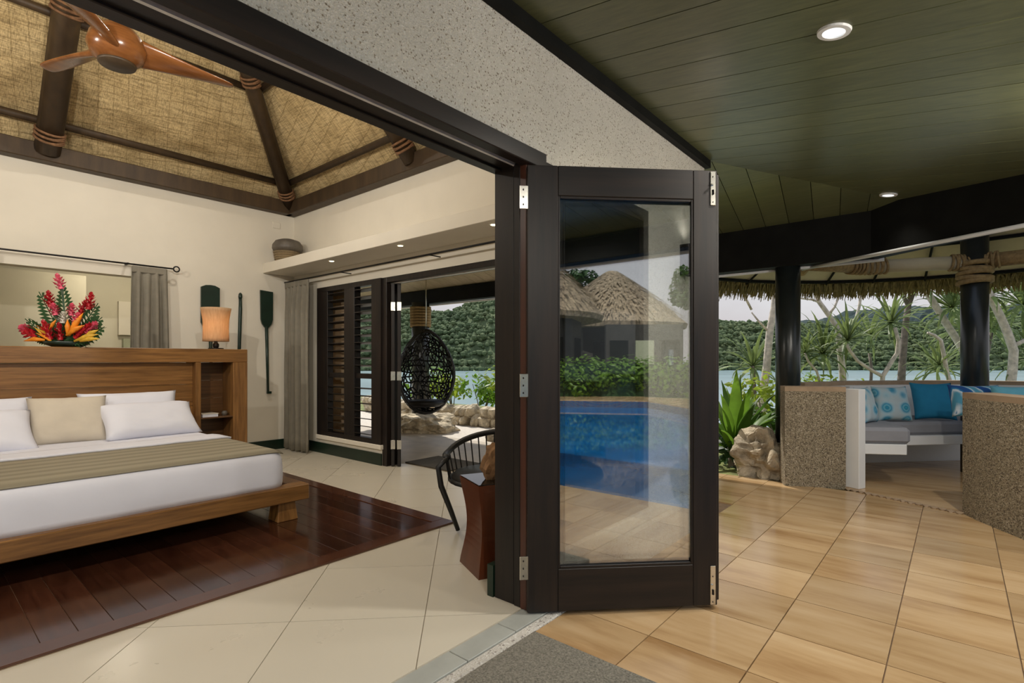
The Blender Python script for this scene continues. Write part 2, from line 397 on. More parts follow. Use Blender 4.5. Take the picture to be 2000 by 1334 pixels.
def area(p): return abs(sum(p[i][0] * p[(i + 1) % len(p)][1] - p[(i + 1) % len(p)][0] * p[i][1] for i in range(len(p)))) / 2 if len(p) > 2 else 0
def inset(poly, d):
    n = len(poly); a = sum(poly[i][0] * poly[(i + 1) % n][1] - poly[(i + 1) % n][0] * poly[i][1] for i in range(n))
    if a < 0: poly = poly[::-1]
    src = poly
    for i in range(n):
        p, q = src[i], src[(i + 1) % n]; dx, dy = q[0] - p[0], q[1] - p[1]; l = math.hypot(dx, dy)
        if l < 1e-6: continue
        nx, ny = dy / l, -dx / l; poly = clip(poly, nx, ny, nx * p[0] + ny * p[1] - d)
    return poly
def spot(name, parent, loc, target, energy, color=(1, .85, .65), size=R(120), blend=.6, rad=.04):
    l = bpy.data.lights.new(name, 'SPOT'); l.energy = energy; l.color = color; l.spot_size = size; l.spot_blend = blend; l.shadow_soft_size = rad
    o = bpy.data.objects.new(name, l); link(o, parent, loc)
    o.rotation_euler = (Vector(loc) - Vector(target)).to_track_quat('Z', 'Y').to_euler(); return o
def point(name, parent, loc, energy, color=(1, .75, .45), rad=.04):
    l = bpy.data.lights.new(name, 'POINT'); l.energy = energy; l.color = color; l.shadow_soft_size = rad
    o = bpy.data.objects.new(name, l); link(o, parent, loc); return o

# ================================================================ ground, sea, hills
g = MB()
g.b6(-30, 10.5, 1.9, 30, -.5, -.06); g.b6(4.2, 10.5, -30, 1.9, -.5, -.06); g.b6(-30, -10, -30, 1.9, -.5, -.06); g.b6(-10, 4.2, -30, -12.6, -.5, -.06)
struct(g, 'ground', 'grass_bounce')
struct(MB().b6(-900, 900, -900, 900, -3.6, -3.0), 'sea', 'sea')
def hill(name, mat, d0, prof, depth, zb=-3, rows=26, cols=150, rough=1.0, seed=0):
    # prof: list of (angle from the view axis in tan, height angle tan)
    ca, sa = math.cos(R(40.27)), math.sin(R(40.27)); mb = MB(); P = []
    t0, t1 = prof[0][0], prof[-1][0]
    def hgt(t):
        for (a, ha), (b, hb) in zip(prof, prof[1:]):
            if a <= t <= b: u = (t - a) / (b - a); u = u * u * (3 - 2 * u); return ha + (hb - ha) * u
        return prof[-1][1]
    for i in range(cols + 1):
        t = t0 + (t1 - t0) * i / cols
        top = hgt(t) * (d0 + depth * .6) + 1.2 - zb
        for j in range(rows + 1):
            u = j / rows; d = d0 + depth * u + 6 * mnoise.noise(Vector((i * .15, seed, 0)))
            z = zb + top * math.sin(min(u / .62, 1.0) * math.pi / 2) ** 1.0 * (1 if u <= .62 else 1 - .4 * (u - .62))
            z += rough * (1.6 * mnoise.noise(Vector((i * .35, j * .6, seed))) + 1.2 * mnoise.noise(Vector((i * 1.1, j * 1.3, seed + 5)))) * min(1, u * 6)
            x, y = t * d, d
            P.append((x * sa_r + y * ca, -x * ca_r + y * sa, z))
    F = [(i * (rows + 1) + j, (i + 1) * (rows + 1) + j, (i + 1) * (rows + 1) + j + 1, i * (rows + 1) + j + 1) for i in range(cols) for j in range(rows)]
    mb.add(P, F); return mb, P
sa_r, ca_r = math.sin(R(40.27)), math.cos(R(40.27))
HL = [(-.75, .075), (-.45, .09), (-.30, .108), (-.225, .096), (-.17, .088), (-.135, .086), (-.10, .091), (-.06, .110), (0, .120), (.12, .105), (.3, .075)]
HR = [(.3, .070), (.40, .068), (.46, .066), (.52, .067), (.58, .063), (.66, .062), (.74, .064), (.82, .070), (.92, .080), (1.05, .085), (1.3, .09)]
for nm, pr, d0, dp, sd_, lab in (('hillside', HL, 205, 130, 1, 'forested green hillside across the bay behind the hanging chair'), ('hillside', HR, 215, 120, 9, 'forested low hillside across the bay behind the thatched booth')):
    mb, P = hill(nm, 'hill_green', d0, pr, dp, seed=sd_)
    h_o = build(mb, nm, 'hill_green', smooth=False, fix=False, kind='structure', loc=(0, 0, -3))
    cm = MB(); rr = random.Random(sd_)
    ic = bmesh.new(); bmesh.ops.create_icosphere(ic, subdivisions=1, radius=1); ic.verts.index_update()
    iv = [v.co.copy() for v in ic.verts]; if_ = [tuple(v.index for v in f.verts) for f in ic.faces]; ic.free()
    front = [p for k_, p in enumerate(P) if (k_ % 27) <= 18]
    for _ in range(12000):
        p = Vector(rr.choice(front)); p += Vector((rr.uniform(-4, 4), rr.uniform(-4, 4), rr.uniform(-.5, .8))); s_ = rr.uniform(.6, 1.5)
        if p.z < -2.6: p.z = -2.2
        cm.add([(p.x + q.x * s_ * rr.uniform(.8, 1.2), p.y + q.y * s_ * rr.uniform(.8, 1.2), p.z + q.z * s_ * rr.uniform(.7, 1.1)) for q in iv], if_)
    c_o = build(cm, 'tree_canopy', 'hill_green', h_o, loc=(0, 0, -3), fix=False, kind='stuff')
mb, P = hill('ridge', 'hill_far', 420, [(.3, .060), (.42, .066), (.5, .07), (.58, .076), (.66, .094), (.74, .102), (.85, .10), (1.0, .105), (1.3, .1)], 200, seed=4, rough=1.5)
build(mb, 'distant_ridge', 'hill_far', fix=False, kind='structure', loc=(0, 0, -3))

# ================================================================ bedroom shell
X0, X1, Y0, Y1 = -1.6, 3.6, 1.78, 7.0
ZB = 3.17
struct(MB().b6(X0 - .2, 3.86, 1.56, 7.2, -.14, -.006), 'floor', 'grout')
FL = bpy.data.objects['floor']
tm = None; S2 = .613
for iu in range(-4, 12):
    for iv_ in range(-6, 14):
        u0, v0 = 2.4855 + S2 * iu, .2036 + S2 * iv_
        q = [((u - v) / 2 ** .5, (u + v) / 2 ** .5) for u, v in ((u0, v0), (u0 + S2, v0), (u0 + S2, v0 + S2), (u0, v0 + S2))]
        full = area(q)
        for a, b, c in ((-1, 0, -X0), (1, 0, 3.84), (0, -1, -1.605), (0, 1, Y1)): q = clip(q, a, b, c) if len(q) > 2 else q
        if area(q) < .004: continue
        if all(p[0] < 2.55 and 2.95 < p[1] < 6.2 and p[0] > -.9 for p in q): continue
        cx, cy = (sum(p[0] for p in q) / len(q), sum(p[1] for p in q) / len(q))
        if abs(area(q) - full) < 1e-4 and tm: inst(tm, 'floor_tile', FL, (cx, cy, -.006)); continue
        o = build(MB().prism(inset(q, .0022), -.006, 0), 'floor_tile', 'cream_tile', FL, loc=(cx, cy, -.006))
        if abs(area(q) - full) < 1e-4: tm = o
# timber inlay under the bed
ix0, ix1, iy0, iy1 = -.98, 2.68, 2.82, 6.3
fi = struct(MB().b6(ix0, ix1, iy0, iy1, 0, .004), 'floor_inlay', 'grout_sand')
pk = None
for i in range(27):
    x = ix0 + .116 + i * .12696
    for (ya, yb) in (((2.94, 4.3), (4.302, 6.18)) if i % 2 else ((2.94, 5.0), (5.002, 6.18))):
        build(MB().b6(x, x + .1255, ya, yb, .004, .008), 'plank', 'plank_floor', fi, bev=.0012)
for nm_, a in (('b', (ix0, ix1, iy0, iy0 + .115)), ('b', (ix0, ix1, iy1 - .115, iy1)), ('b', (ix0, ix0 + .115, iy0 + .116, iy1 - .116)), ('b', (ix1 - .115, ix1, iy0 + .116, iy1 - .116))):
    build(MB().b6(*a, .004, .014), 'border_board', 'plank_border', fi, bev=.002)

# north wall (headboard wall) with window
wn = MB(); wx0, wx1, wz0, wz1 = .15, 1.80, .95, 2.13
wn.b6(X0, wx0, Y1, Y1 + .16, 0, 3.45); wn.b6(wx1, X1 + .2, Y1, Y1 + .16, 0, 3.45); wn.b6(wx0, wx1, Y1, Y1 + .16, 0, wz0); wn.b6(wx0, wx1, Y1, Y1 + .16, wz1, 3.45)
struct(wn, 'wall_north', 'cream')
# room behind the window
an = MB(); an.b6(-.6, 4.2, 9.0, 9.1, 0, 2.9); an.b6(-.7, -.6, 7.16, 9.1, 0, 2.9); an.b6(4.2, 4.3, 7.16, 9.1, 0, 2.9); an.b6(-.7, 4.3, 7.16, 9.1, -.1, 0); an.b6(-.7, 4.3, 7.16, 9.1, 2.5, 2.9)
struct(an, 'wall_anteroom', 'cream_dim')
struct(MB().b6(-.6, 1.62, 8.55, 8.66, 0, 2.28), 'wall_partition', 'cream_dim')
struct(MB().b6(2.1, 3.4, 8.90, 8.99, .0, 1.50), 'trim_3', 'sage')
struct(MB().b6(2.05, 2.85, 8.92, 8.99, 1.55, 2.02), 'trim_4', 'cream')
al = root('anteroom_fill_light', 'small ceiling lamp added out of view in the room beyond the window behind the bed', 'lamp', (1.9, 7.9, 2.5))  # unseen lamp added to light this room
build(MB().lathe([(.10, -.03), (.12, 0)], (1.9, 7.9, 2.5)), 'diffuser', 'white_plastic', al)
point('bulb', al, (1.9, 7.9, 2.40), 22, (1, .9, .72), .1)
# west wall
ww = MB(); ww.b6(X0 - .2, X0, Y0, Y1 + .16, 0, 3.45); struct(ww, 'wall_west', 'cream')
# east wall: window, opening
we = MB()
we.b6(X1, X1 + .2, 6.36, Y1 + .16, 0, 3.45); we.b6(X1, X1 + .2, 1.9, 6.36, 2.13, 3.45); we.b6(X1, X1 + .2, 4.98, 6.36, 0, .235); we.b6(X1, X1 + .2, 1.78, 2.0, 0, 3.45)
struct(we, 'wall_east', 'cream')
# south wall: header, pier, plinth
ws = MB()
ws.b6(X0 - .2, 4.3, 1.58, 1.76, 2.19, 3.45); ws.b6(3.25, 4.3, 1.58, 1.78, 0, 2.19); ws.b6(2.09, 3.25, 1.58, 1.78, 0, .22); ws.b6(3.8, 4.3, 1.78, 1.98, 0, 3.3)
ws.b6(2.12, 4.12, 1.43, 1.58, -.02, .19)
struct(ws, 'wall_south', 'render_pale')
struct(MB().b6(X0, 3.6, 1.765, 1.79, 2.21, 3.45).b6(2.09, 3.6, 1.765, 1.79, 0, 2.3), 'wall_south_lining', 'cream')
# dark window beside the doors
w1 = struct(MB().b6(2.09, 2.16, 1.57, 1.65, .22, 2.19).b6(3.19, 3.26, 1.57, 1.65, .22, 2.19).b6(2.16, 3.19, 1.57, 1.65, 2.11, 2.19).b6(2.16, 3.19, 1.57, 1.65, .22, .29), 'window_1', 'dark_timber')
build(MB().b6(2.16, 3.19, 1.60, 1.612, .29, 2.11), 'pane', 'glass_dark', w1)
# skirtings
struct(MB().b6(X0, X1, 6.985, 6.999, .0, .13), 'baseboard_north', 'green_skirting')
struct(MB().b6(3.585, 3.599, 4.98, 6.985, .0, .135), 'baseboard_east', 'green_skirting')
struct(MB().b6(1.965, 2.6, 1.791, 1.83, .0, .16), 'baseboard_south', 'green_skirting')
# floating shelf with downlights
sh = root('wall_shelf', 'long cream floating shelf with downlights above the louvred window', 'shelf', (3.385, 4.4, 2.345))
build(MB().b6(3.17, 3.598, 1.80, 6.99, 2.345, 2.47), 'slab', 'cream', sh, bev=.004)
for y in (5.52, 4.25, 2.99):
    d_ = build(MB().lathe([(.036, -.004), (.042, 0)], (3.29, y, 2.345), 16), 'downlight', 'white_plastic', sh)
    build(MB().lathe([(.026, -.0062), (.026, -.0042)], (3.29, y, 2.345), 14), 'bulb', 'lamp_warm', d_)
    spot('downlight_beam', sh, (3.29, y, 2.33), (3.25, y, 0), 14, (1, .86, .66), R(110), .7, .03)

# ---------------------------------------------------------------- bedroom roof
AP = Vector((1.0, 4.39, 6.02)); CR = [Vector((X0, Y0, ZB)), Vector((X1, Y0, ZB)), Vector((X1, Y1, ZB)), Vector((X0, Y1, ZB))]
OFF = Vector((0, 0, .20))
rf = MB()
for i in range(4):
    a, b = CR[i] + OFF, CR[(i + 1) % 4] + OFF; t = AP + OFF; up = Vector((0, 0, .06))
    rf.add([a, b, t, a + up, b + up, t + up], [(0, 2, 1), (3, 4, 5), (0, 1, 4, 3), (1, 2, 5, 4), (2, 0, 3, 5)])
ro = struct(rf, 'ceiling', 'roof_matting')
def log(a, b, r_, name, mat, n=12, parent=None, seg=1):
    a, b = Vector(a), Vector(b)
    return build(MB().tube([a.lerp(b, i / seg) for i in range(seg + 1)], r_, n), name, mat, parent, loc=a, smooth=True)
def lash(c, axis, r_, name, parent, mat='rope', turns=4, w=.012, spread=.09):
    ax = Vector(axis).normalized(); c = Vector(c); u = ax.orthogonal().normalized(); v = ax.cross(u); m = MB()
    for k_ in range(turns):
        cc = c + ax * (k_ - (turns - 1) / 2) * spread / turns
        tl = .012 * (1 if k_ % 2 else -1)
        m.tube([cc + (u * math.cos(t) + v * math.sin(t)) * (r_ + w * .6) + ax * tl * math.cos(t) for t in [2 * math.pi * j / 18 for j in range(18)]], w, 6, True)
    return build(m, name, mat, parent, smooth=True)
# ring beams
for nm_, (a, b), lab in (('n', ((X0, 6.93), (3.53, 6.93)), 'dark timber ring beam along the top of the headboard wall'), ('e', ((3.53, 7.0), (3.53, 1.85)), 'dark timber ring beam above the floating shelf'), ('w', ((X0 + .07, 1.85), (X0 + .07, 6.9)), 'dark timber ring beam over the unseen left wall')):
    dx, dy = b[0] - a[0], b[1] - a[1]
    m = MB().box(((a[0] + b[0]) / 2, (a[1] + b[1]) / 2, ZB + .08), (math.hypot(dx, dy), .14, .17), math.atan2(dy, dx))
    build(m, 'ring_beam', 'rafter', label=lab, cat='beam', bev=.008)
def rafter(a, lab, r_=.085):
    a = Vector(a); d = (AP - a); rt = root('roof_rafter', lab, 'rafter', a)
    log(a, a + d * .985, r_, 'pole', 'rafter', 12, rt)
    for t in (.045, .37): lash(a + d * t, d, r_, 'rope_lashing', rt, turns=5, spread=.11)
    return rt
rn = rafter((1.0, 6.88, ZB + .10), 'thick middle roof rafter standing above the headboard wall', .105)
rafter((3.50, 6.90, ZB + .10), 'hip rafter rising from the far corner of the room')
rafter((3.50, 4.33, ZB + .10), 'roof rafter above the floating shelf, mostly behind the door head', .09)
# purlins
def purlin(fr, side, lab):
    if side == 'n': a, b = CR[3].lerp(AP, fr), CR[2].lerp(AP, fr)
    else: a, b = CR[2].lerp(AP, fr), CR[1].lerp(AP, fr)
    a = a + Vector((0, 0, .11)); b = b + Vector((0, 0, .11))
    o = log(a, b, .038, 'roof_purlin', 'rafter', 8); tag(o, lab, 'purlin')
purlin(.085, 'n', 'lowest dark purlin over the headboard wall'); purlin(.345, 'n', 'upper dark purlin crossing behind the ceiling fan')
purlin(.085, 'e', 'lowest dark purlin over the floating shelf'); purlin(.345, 'e', 'upper dark purlin over the floating shelf')
# rafter spotlight, plus added fill spots
def rafter_spot(p, tgt, lab, en):
    r_ = root('spotlight', lab, 'spotlight', p); p = Vector(p); d = (Vector(tgt) - p).normalized()
    build(MB().tube([p - d * .09, p], .032, 12), 'housing', 'steel', r_, smooth=True)
    build(MB().tube([p - d * .045, p - d * .045 + Vector((.06, .06, .02))], .010, 8), 'bracket', 'steel', r_)
    build(MB().tube([p + d * .001, p + d * .006], .028, 12), 'bulb', 'lamp_amber', r_)
    spot('spotlight_beam', r_, p + d * .02, tgt, en, (1, .93, .83), R(150), .9, .03)
rafter_spot((2.20, 5.36, 4.50), (.8, 4.6, 0), 'small glowing spotlight clamped on the far hip rafter', 120)
rafter_spot((1.0, 2.1, 3.0), (1.2, 5.4, 4.6), 'spotlight added out of view above the folding door head to light the roof', 170)  # added out of view to brighten the roof lining
rafter_spot((-1.3, 4.4, 3.1), (2.4, 5.4, 3.4), 'spotlight added on the unseen left wall to light the roof', 130)  # added lamp, brightens the roof from the unseen side
rafter_spot((-.6, 2.1, 3.0), (1.6, 6.5, .9), 'spotlight added out of view above the folding doors to light the bed', 170)  # added lamp, brightens the bed from out of view
# ---------------------------------------------------------------- ceiling fan
fc = Vector((1.0, 4.39, 3.33)); fan = root('ceiling_fan', 'wooden three-blade ceiling fan hanging under the roof apex', 'fan', fc)
build(MB().tube([fc + Vector((0, 0, .1)), AP], .014, 10), 'rod', 'iron', fan, smooth=True)
hub = MB().lathe([(.0, -.105), (.10, -.10), (.15, -.06), (.172, .0), (.155, .07), (.11, .13), (.05, .17), (.015, .18)], fc, 28)
build(hub, 'hub', 'fan_wood', fan, smooth=True)
build(MB().lathe([(.012, -.118), (.105, -.116), (.112, -.10)], fc, 28), 'cap', 'rafter', fan, smooth=True)
for ang in (-10, 113, 233):
    a = R(ang); m = MB(); P = []; n_ = 14
    for i in range(n_ + 1):
        t = i / n_; r_ = .06 + .66 * t; w = (.05 * (1 - t) ** 1.3 + .062) * (1 if t < .9 else (1 - (t - .9) * 3)); tw = -R(58) * (1 - t) ** 1.4 + R(6)
        zc = .035 * (1 - t) - .02; th = .030 * (1 - t) + .008
        for s_, e_ in ((-1, -1), (1, -1), (1, 1), (-1, 1)):
            yy = s_ * w * math.cos(tw) - e_ * th * math.sin(tw); zz = s_ * w * math.sin(tw) + e_ * th * math.cos(tw)
            P.append((fc.x + r_ * math.cos(a) - yy * math.sin(a), fc.y + r_ * math.sin(a) + yy * math.cos(a), fc.z + zc + zz))
    F = [(4 * i + j, 4 * i + (j + 1) % 4, 4 * i + 4 + (j + 1) % 4, 4 * i + 4 + j) for i in range(n_) for j in range(4)] + [(3, 2, 1, 0), tuple(4 * n_ + j for j in range(4))]
    o = build(MB().add(P, F), 'blade', 'fan_wood', fan, smooth=True)
    sm = o.modifiers.new('s', 'SUBSURF'); sm.levels = 1; sm.render_levels = 2

# ---------------------------------------------------------------- main opening frame
jf = struct(MB().b6(1.985, 2.09, 1.60, 1.765, 0, 2.19), 'door_1', 'dark_timber', bev=.003)
build(MB().b6(1.972, 1.986, 1.66, 1.785, 0, 2.16), 'jamb_lining', 'dark_timber', jf, bev=.002)
build(MB().b6(1.966, 1.986, 1.615, 1.655, 0, 2.16), 'jamb_bead', 'dark_timber', jf, bev=.003)
build(MB().b6(1.962, 2.09, 1.572, 1.612, 0, 2.16), 'jamb_strip', 'red_timber', jf, bev=.003)
hd = struct(MB().b6(X0, 2.09, 1.66, 1.765, 2.155, 2.21), 'trim_1', 'dark_timber_h', bev=.003)
build(MB().b6(X0, 2.09, 1.545, 1.605, 2.135, 2.215), 'head_board', 'dark_timber_h', hd, bev=.004)
build(MB().b6(X0, 2.09, 1.61, 1.655, 2.175, 2.21), 'head_groove', 'red_timber', hd)
build(MB().b6(X0, 2.0, 1.648, 1.662, 2.15, 2.185), 'track', 'track', hd)
build(MB().b6(X0, 2.09, 1.74, 1.80, 2.145, 2.22), 'inner_board', 'dark_timber_h', hd, bev=.003)
rr = random.Random(3)
for x in (.4, .62, .95, 1.22, 1.44, 1.5):
    build(MB().b6(x, x + .05, 1.622, 1.636, 2.166, 2.176), 'track_clip', 'steel', hd)
# folded leaves
EX, EY = .711, -.703
def leafpt(s, t, o0): return (o0[0] + EX * s + .703 * t, o0[1] + EY * s + .711 * t)
def leaf(o0, W, name, parent_kw, hardware):
    rt = root(name, parent_kw, 'door', (o0[0] + EX * W / 2, o0[1] + EY * W / 2, .008)); ang = math.atan2(EY, EX)
    def bx(s0, s1, t0, t1, z0, z1, nm, mat, par=rt, bev=.003):
        c = leafpt((s0 + s1) / 2, (t0 + t1) / 2, o0)
        o = build(MB().box((0, 0, 0), (s1 - s0, t1 - t0, z1 - z0)), nm, mat, par, loc=(0, 0, 0), bev=bev)
        WLOC[o.name] = Vector((*c, (z0 + z1) / 2)); o.location = WLOC[o.name] - wl(par); o.rotation_euler = (0, 0, ang); return o
    T = .042
    bx(0, .147, 0, T, .008, 2.12, 'stile', 'dark_timber'); bx(W - .12, W, 0, T, .008, 2.12, 'stile', 'dark_timber')
    bx(.147, W - .12, 0, T, 1.978, 2.12, 'rail', 'dark_timber_h'); bx(.147, W - .12, 0, T, .008, .209, 'rail', 'dark_timber_h')
    bx(.147, W - .12, .017, .023, .209, 1.978, 'pane', 'door_glass', bev=0)
    for (a, b, c, d) in ((.147, .157, .209, 1.978), (W - .13, W - .12, .209, 1.978)): bx(a, b, .003, .015, c, d, 'glazing_bead', 'dark_timber', bev=.002)
    for (c, d) in ((1.966, 1.978), (.209, .221)): bx(.157, W - .13, .003, .015, c, d, 'glazing_bead', 'dark_timber_h', bev=.002)
    if hardware:
        for z in (1.965, 1.08, .22): 
            h_ = bx(-.036, .004, -.004, .004, z - .055, z + .055, 'hinge', 'steel', bev=.002)
            for q in (-.035, 0, .035): bx(-.018, -.012, -.007, -.004, z + q - .004, z + q + .004, 'screw', 'iron', h_, bev=0)
        for z0, z1 in ((1.95, 2.115), (.012, .20)):
            h_ = bx(W - .036, W - .010, -.005, 0, z0, z1, 'flush_bolt', 'steel', bev=.0015)
            bx(W - .030, W - .016, -.009, -.005, z0 + .05, z0 + .075, 'bolt_slot', 'iron', h_, bev=0)
            bx(W - .026, W - .020, -.022, -.005, z0 + .095, z0 + .101, 'bolt_knob', 'steel', h_, bev=0)
            for q in (.012, .135): bx(W - .026, W - .020, -.007, -.005, z0 + q, z0 + q + .006, 'screw', 'iron', h_, bev=0)
    return rt
leaf((1.935, 1.545), .93, 'folding_door', 'dark timber glazed folding door leaf nearest the viewer, steel bolts on its edge', True)
leaf((1.935 + .703 * .052 + EX * .035, 1.545 + .711 * .052 + EY * .035), .93, 'folding_door', 'second dark folding door leaf stacked close behind the front leaf', False)
# switch plate and wall sconce on the render
sw = root('light_switch', 'white light switch plate on the speckled wall seen through the door glass', 'switch', (3.63, 1.575, 1.2))
build(MB().b6(3.595, 3.665, 1.570, 1.58, 1.16, 1.275), 'plate', 'white_plastic', sw, bev=.002); build(MB().b6(3.615, 3.645, 1.564, 1.57, 1.2, 1.235), 'rocker', 'white_paint', sw, bev=.002)
sc = root('wall_sconce', 'dark metal wall sconce on the speckled wall seen through the door glass', 'lamp', (3.85, 1.52, 1.9))
build(MB().b6(3.80, 3.84, 1.50, 1.58, 1.83, 2.06), 'back_plate', 'iron', sc, bev=.002); build(MB().lathe([(.035, 0), (.035, .23)], (3.88, 1.53, 1.83), 16), 'cylinder', 'iron', sc, smooth=True)
spot('sconce_beam', sc, (3.88, 1.50, 2.08), (3.80, 1.5, 3), 3, (1, .93, .82), R(130), .8, .03)

# threshold
th = struct(MB().b6(X0, 2.12, 1.44, 1.49, -.05, -.004), 'trim_2', 'concrete', bev=.006)
x = 2.09
tl = None
while x > -.8:
    if tl is None: tl = build(MB().b6(x - .30, x - .004, 1.492, 1.602, -.03, -.001), 'threshold_tile', 'grey_tile', th, bev=.002); lx = x
    else: inst(tl, 'threshold_tile', th, wl(tl) + Vector((x - lx, 0, 0)))
    x -= .30

# ================================================================ terrace
tf = struct(MB().prism([(-10, -.57), (4.9, -.57), (5.72, .2), (5.72, 2.6), (4.2, 2.6), (4.2, 1.6), (-10, 1.6)], -.2, -.022), 'floor_terrace', 'grout_sand')
tt = None
for ix in range(-11, 9):
    for iy in range(-2, 6):
        xa, ya = 2.556 + .404 * ix, .215 + .41 * iy
        q = [(xa, ya), (xa + .404, ya), (xa + .404, ya + .41), (xa, ya + .41)]
        full = area(q)
        for a, b, c in ((1, 0, 5.72), (0, -1, .565), (1, -1, 5.50)): q = clip(q, a, b, c) if len(q) > 2 else q
        if len(q) < 3: continue
        if xa < 4.25: q = clip(q, 0, 1, 1.44)
        if area(q) < .01: continue
        if xa + .2 < 4.3 and ya > 1.43: continue
        cx, cy = xa + .202, ya + .205
        if abs(area(q) - full) < 1e-4 and tt: inst(tt, 'terrace_tile', tf, (cx, cy, -.022)); continue
        o = build(MB().prism(inset(q, .0025), -.022, -.012), 'terrace_tile', 'sandstone', tf, loc=(cx, cy, -.022))
        if abs(area(q) - full) < 1e-4: tt = o
build(MB().b6(.45, 1.835, .80, 1.425, -.012, .006), 'door_mat', 'mat_grey', label='grey textured door mat outside the threshold', cat='mat', bev=.004)
# ceiling
ZW = 2.83
def zc(x, y): return ZW - .141 * (1.57 - y)
def ze(x, y): return ZW - .099 * (x - 4.3)
def zv(x, y): return ZW - .205 * (x - 4.3)
W0, E0 = (4.3, 1.57), (6.25, .2)
hn = (E0[1] - W0[1], -(E0[0] - W0[0])); hc = hn[0] * W0[0] + hn[1] * W0[1]     # hn.p > hc : south side
if hn[0] * 0 + hn[1] * 0 - hc < 0: hn = (-hn[0], -hn[1]); hc = -hc
CA, CB = (6.25, .65), (4.87, -1.1); cn_ = (CB[1] - CA[1], -(CB[0] - CA[0])); cc_ = cn_[0] * CA[0] + cn_[1] * CA[1]
if cn_[0] * 0 + cn_[1] * 0 - cc_ > 0: cn_ = (-cn_[0], -cn_[1]); cc_ = -cc_
def ceil_poly(q):
    for a, b, c in ((0, 1, 1.575), (0, -1, 1.15), (-hn[0], -hn[1], -hc), (cn_[0], cn_[1], cc_), (1, 0, 6.3)):
        if len(q) > 2: q = clip(q, a, b, c)
    return q
def east_poly(q, ymax=9.5):
    for a, b, c in ((hn[0], hn[1], hc), (-1, 0, -4.3), (1, 0, 6.3), (0, 1, ymax), (cn_[0], cn_[1], cc_)):
        if len(q) > 2: q = clip(q, a, b, c)
    return q
base = MB()
base.prism(ceil_poly([(-12, -3), (9, -3), (9, 3), (-12, 3)]), lambda x, y: zc(x, y) + .022, lambda x, y: zc(x, y) + .12)
base.prism(east_poly([(3, -3), (9, -3), (9, 2.75), (3, 2.75)]), lambda x, y: ze(x, y) + .022, lambda x, y: ze(x, y) + .12)
base.prism(east_poly([(3, 2.75), (9, 2.75), (9, 12), (3, 12)]), lambda x, y: zv(x, y) + .022, lambda x, y: ze(x, y) + .12)
base.b6(3.81, 4.3, 1.99, 9.5, 2.86, 2.96)
ct = struct(base, 'ceiling_terrace', 'beam_black')
for k_ in range(-40, 20):
    x = 2.03 + .2275 * k_; q = ceil_poly([(x + .003, -3), (x + .2245, -3), (x + .2245, 3), (x + .003, 3)])
    if area(q) > .003: build(MB().prism(q, zc, lambda x, y: zc(x, y) + .02), 'ceiling_board', 'ceiling_green', ct, loc=(x + .11, .3, 2.65))
ba = R(9); bd = (math.cos(ba), math.sin(ba)); bn = (-bd[1], bd[0])
for k_ in range(-14, 38):
    s0 = .6 + .2275 * k_
    def pt(t, s): return (4.3 + bd[0] * t + bn[0] * s, bd[1] * t + bn[1] * s)
    q0 = [pt(-3, s0 + .003), pt(4, s0 + .003), pt(4, s0 + .2245), pt(-3, s0 + .2245)]
    q = east_poly(q0, 2.75)
    if area(q) > .003: build(MB().prism(q, ze, lambda x, y: ze(x, y) + .02), 'ceiling_board', 'ceiling_green', ct, loc=(5.2, s0, 2.7))
    q = clip(q0, 0, -1, -2.75)
    q = east_poly(q) if len(q) > 2 else q
    if area(q) > .003: build(MB().prism(q, zv, lambda x, y: zv(x, y) + .02), 'ceiling_board', 'ceiling_pale', ct, loc=(5.2, s0, 2.6))
struct(MB().b6(-10, 4.32, 1.535, 1.578, 2.765, 2.828), 'trim_5', 'beam_black')
# eave beams
def beam(a, b, z0, z1, w, lab):
    dx, dy = b[0] - a[0], b[1] - a[1]
    return build(MB().box(((a[0] + b[0]) / 2, (a[1] + b[1]) / 2, (z0 + z1) / 2), (math.hypot(dx, dy), w, z1 - z0), math.atan2(dy, dx)), 'eave_beam', 'beam_black', label=lab, cat='beam', bev=.006)
beam((6.22, .62), (6.22, 2.74), 2.20, 2.665, .16, 'black eave beam above the dark post beside the booth')
beam((6.22, 2.76), (6.22, 9.4), 2.20, 2.44, .16, 'black eave beam over the verandah behind the hanging chair')
_l = math.hypot(CB[0] - CA[0], CB[1] - CA[1]); _d = ((CB[0] - CA[0]) / _l, (CB[1] - CA[1]) / _l); _n = (-_d[1] * .08, _d[0] * .08)
build(MB().prism([(CA[0] + _n[0], CA[1] + _n[1]), (CA[0] - _n[0], CA[1] - _n[1]), (CB[0] + _d[0] * .1 - _n[0], CB[1] + _d[1] * .1 - _n[1]), (CB[0] + _d[0] * .1 + _n[0], CB[1] + _d[1] * .1 + _n[1])], 2.20, lambda x, y: zc(x, y) + .05), 'eave_beam', 'beam_black', label='black eave beam cutting the terrace corner beside the thatched booth', cat='beam')
beam((4.90, -1.12), (-9, -1.12), 2.20, 2.445, .16, 'black eave beam along the pool side of the terrace')
def gutter(a, b, z, lab, r_=.018):
    o = build(MB().tube([(*a, z), (*b, z)], r_, 8), 'eave_strip', 'white_paint', label=lab, cat='strip', smooth=True)
gutter((6.32, .55), (6.32, 9.4), 2.19, 'pale strip under the garden side eave beam')
gutter((6.42, 1.35), (4.80, -1.28), 2.185, 'pale strip under the eave beam beside the thatched booth')
gutter((4.8, -1.22), (-9, -1.22), 2.19, 'pale strip under the pool side eave beam')
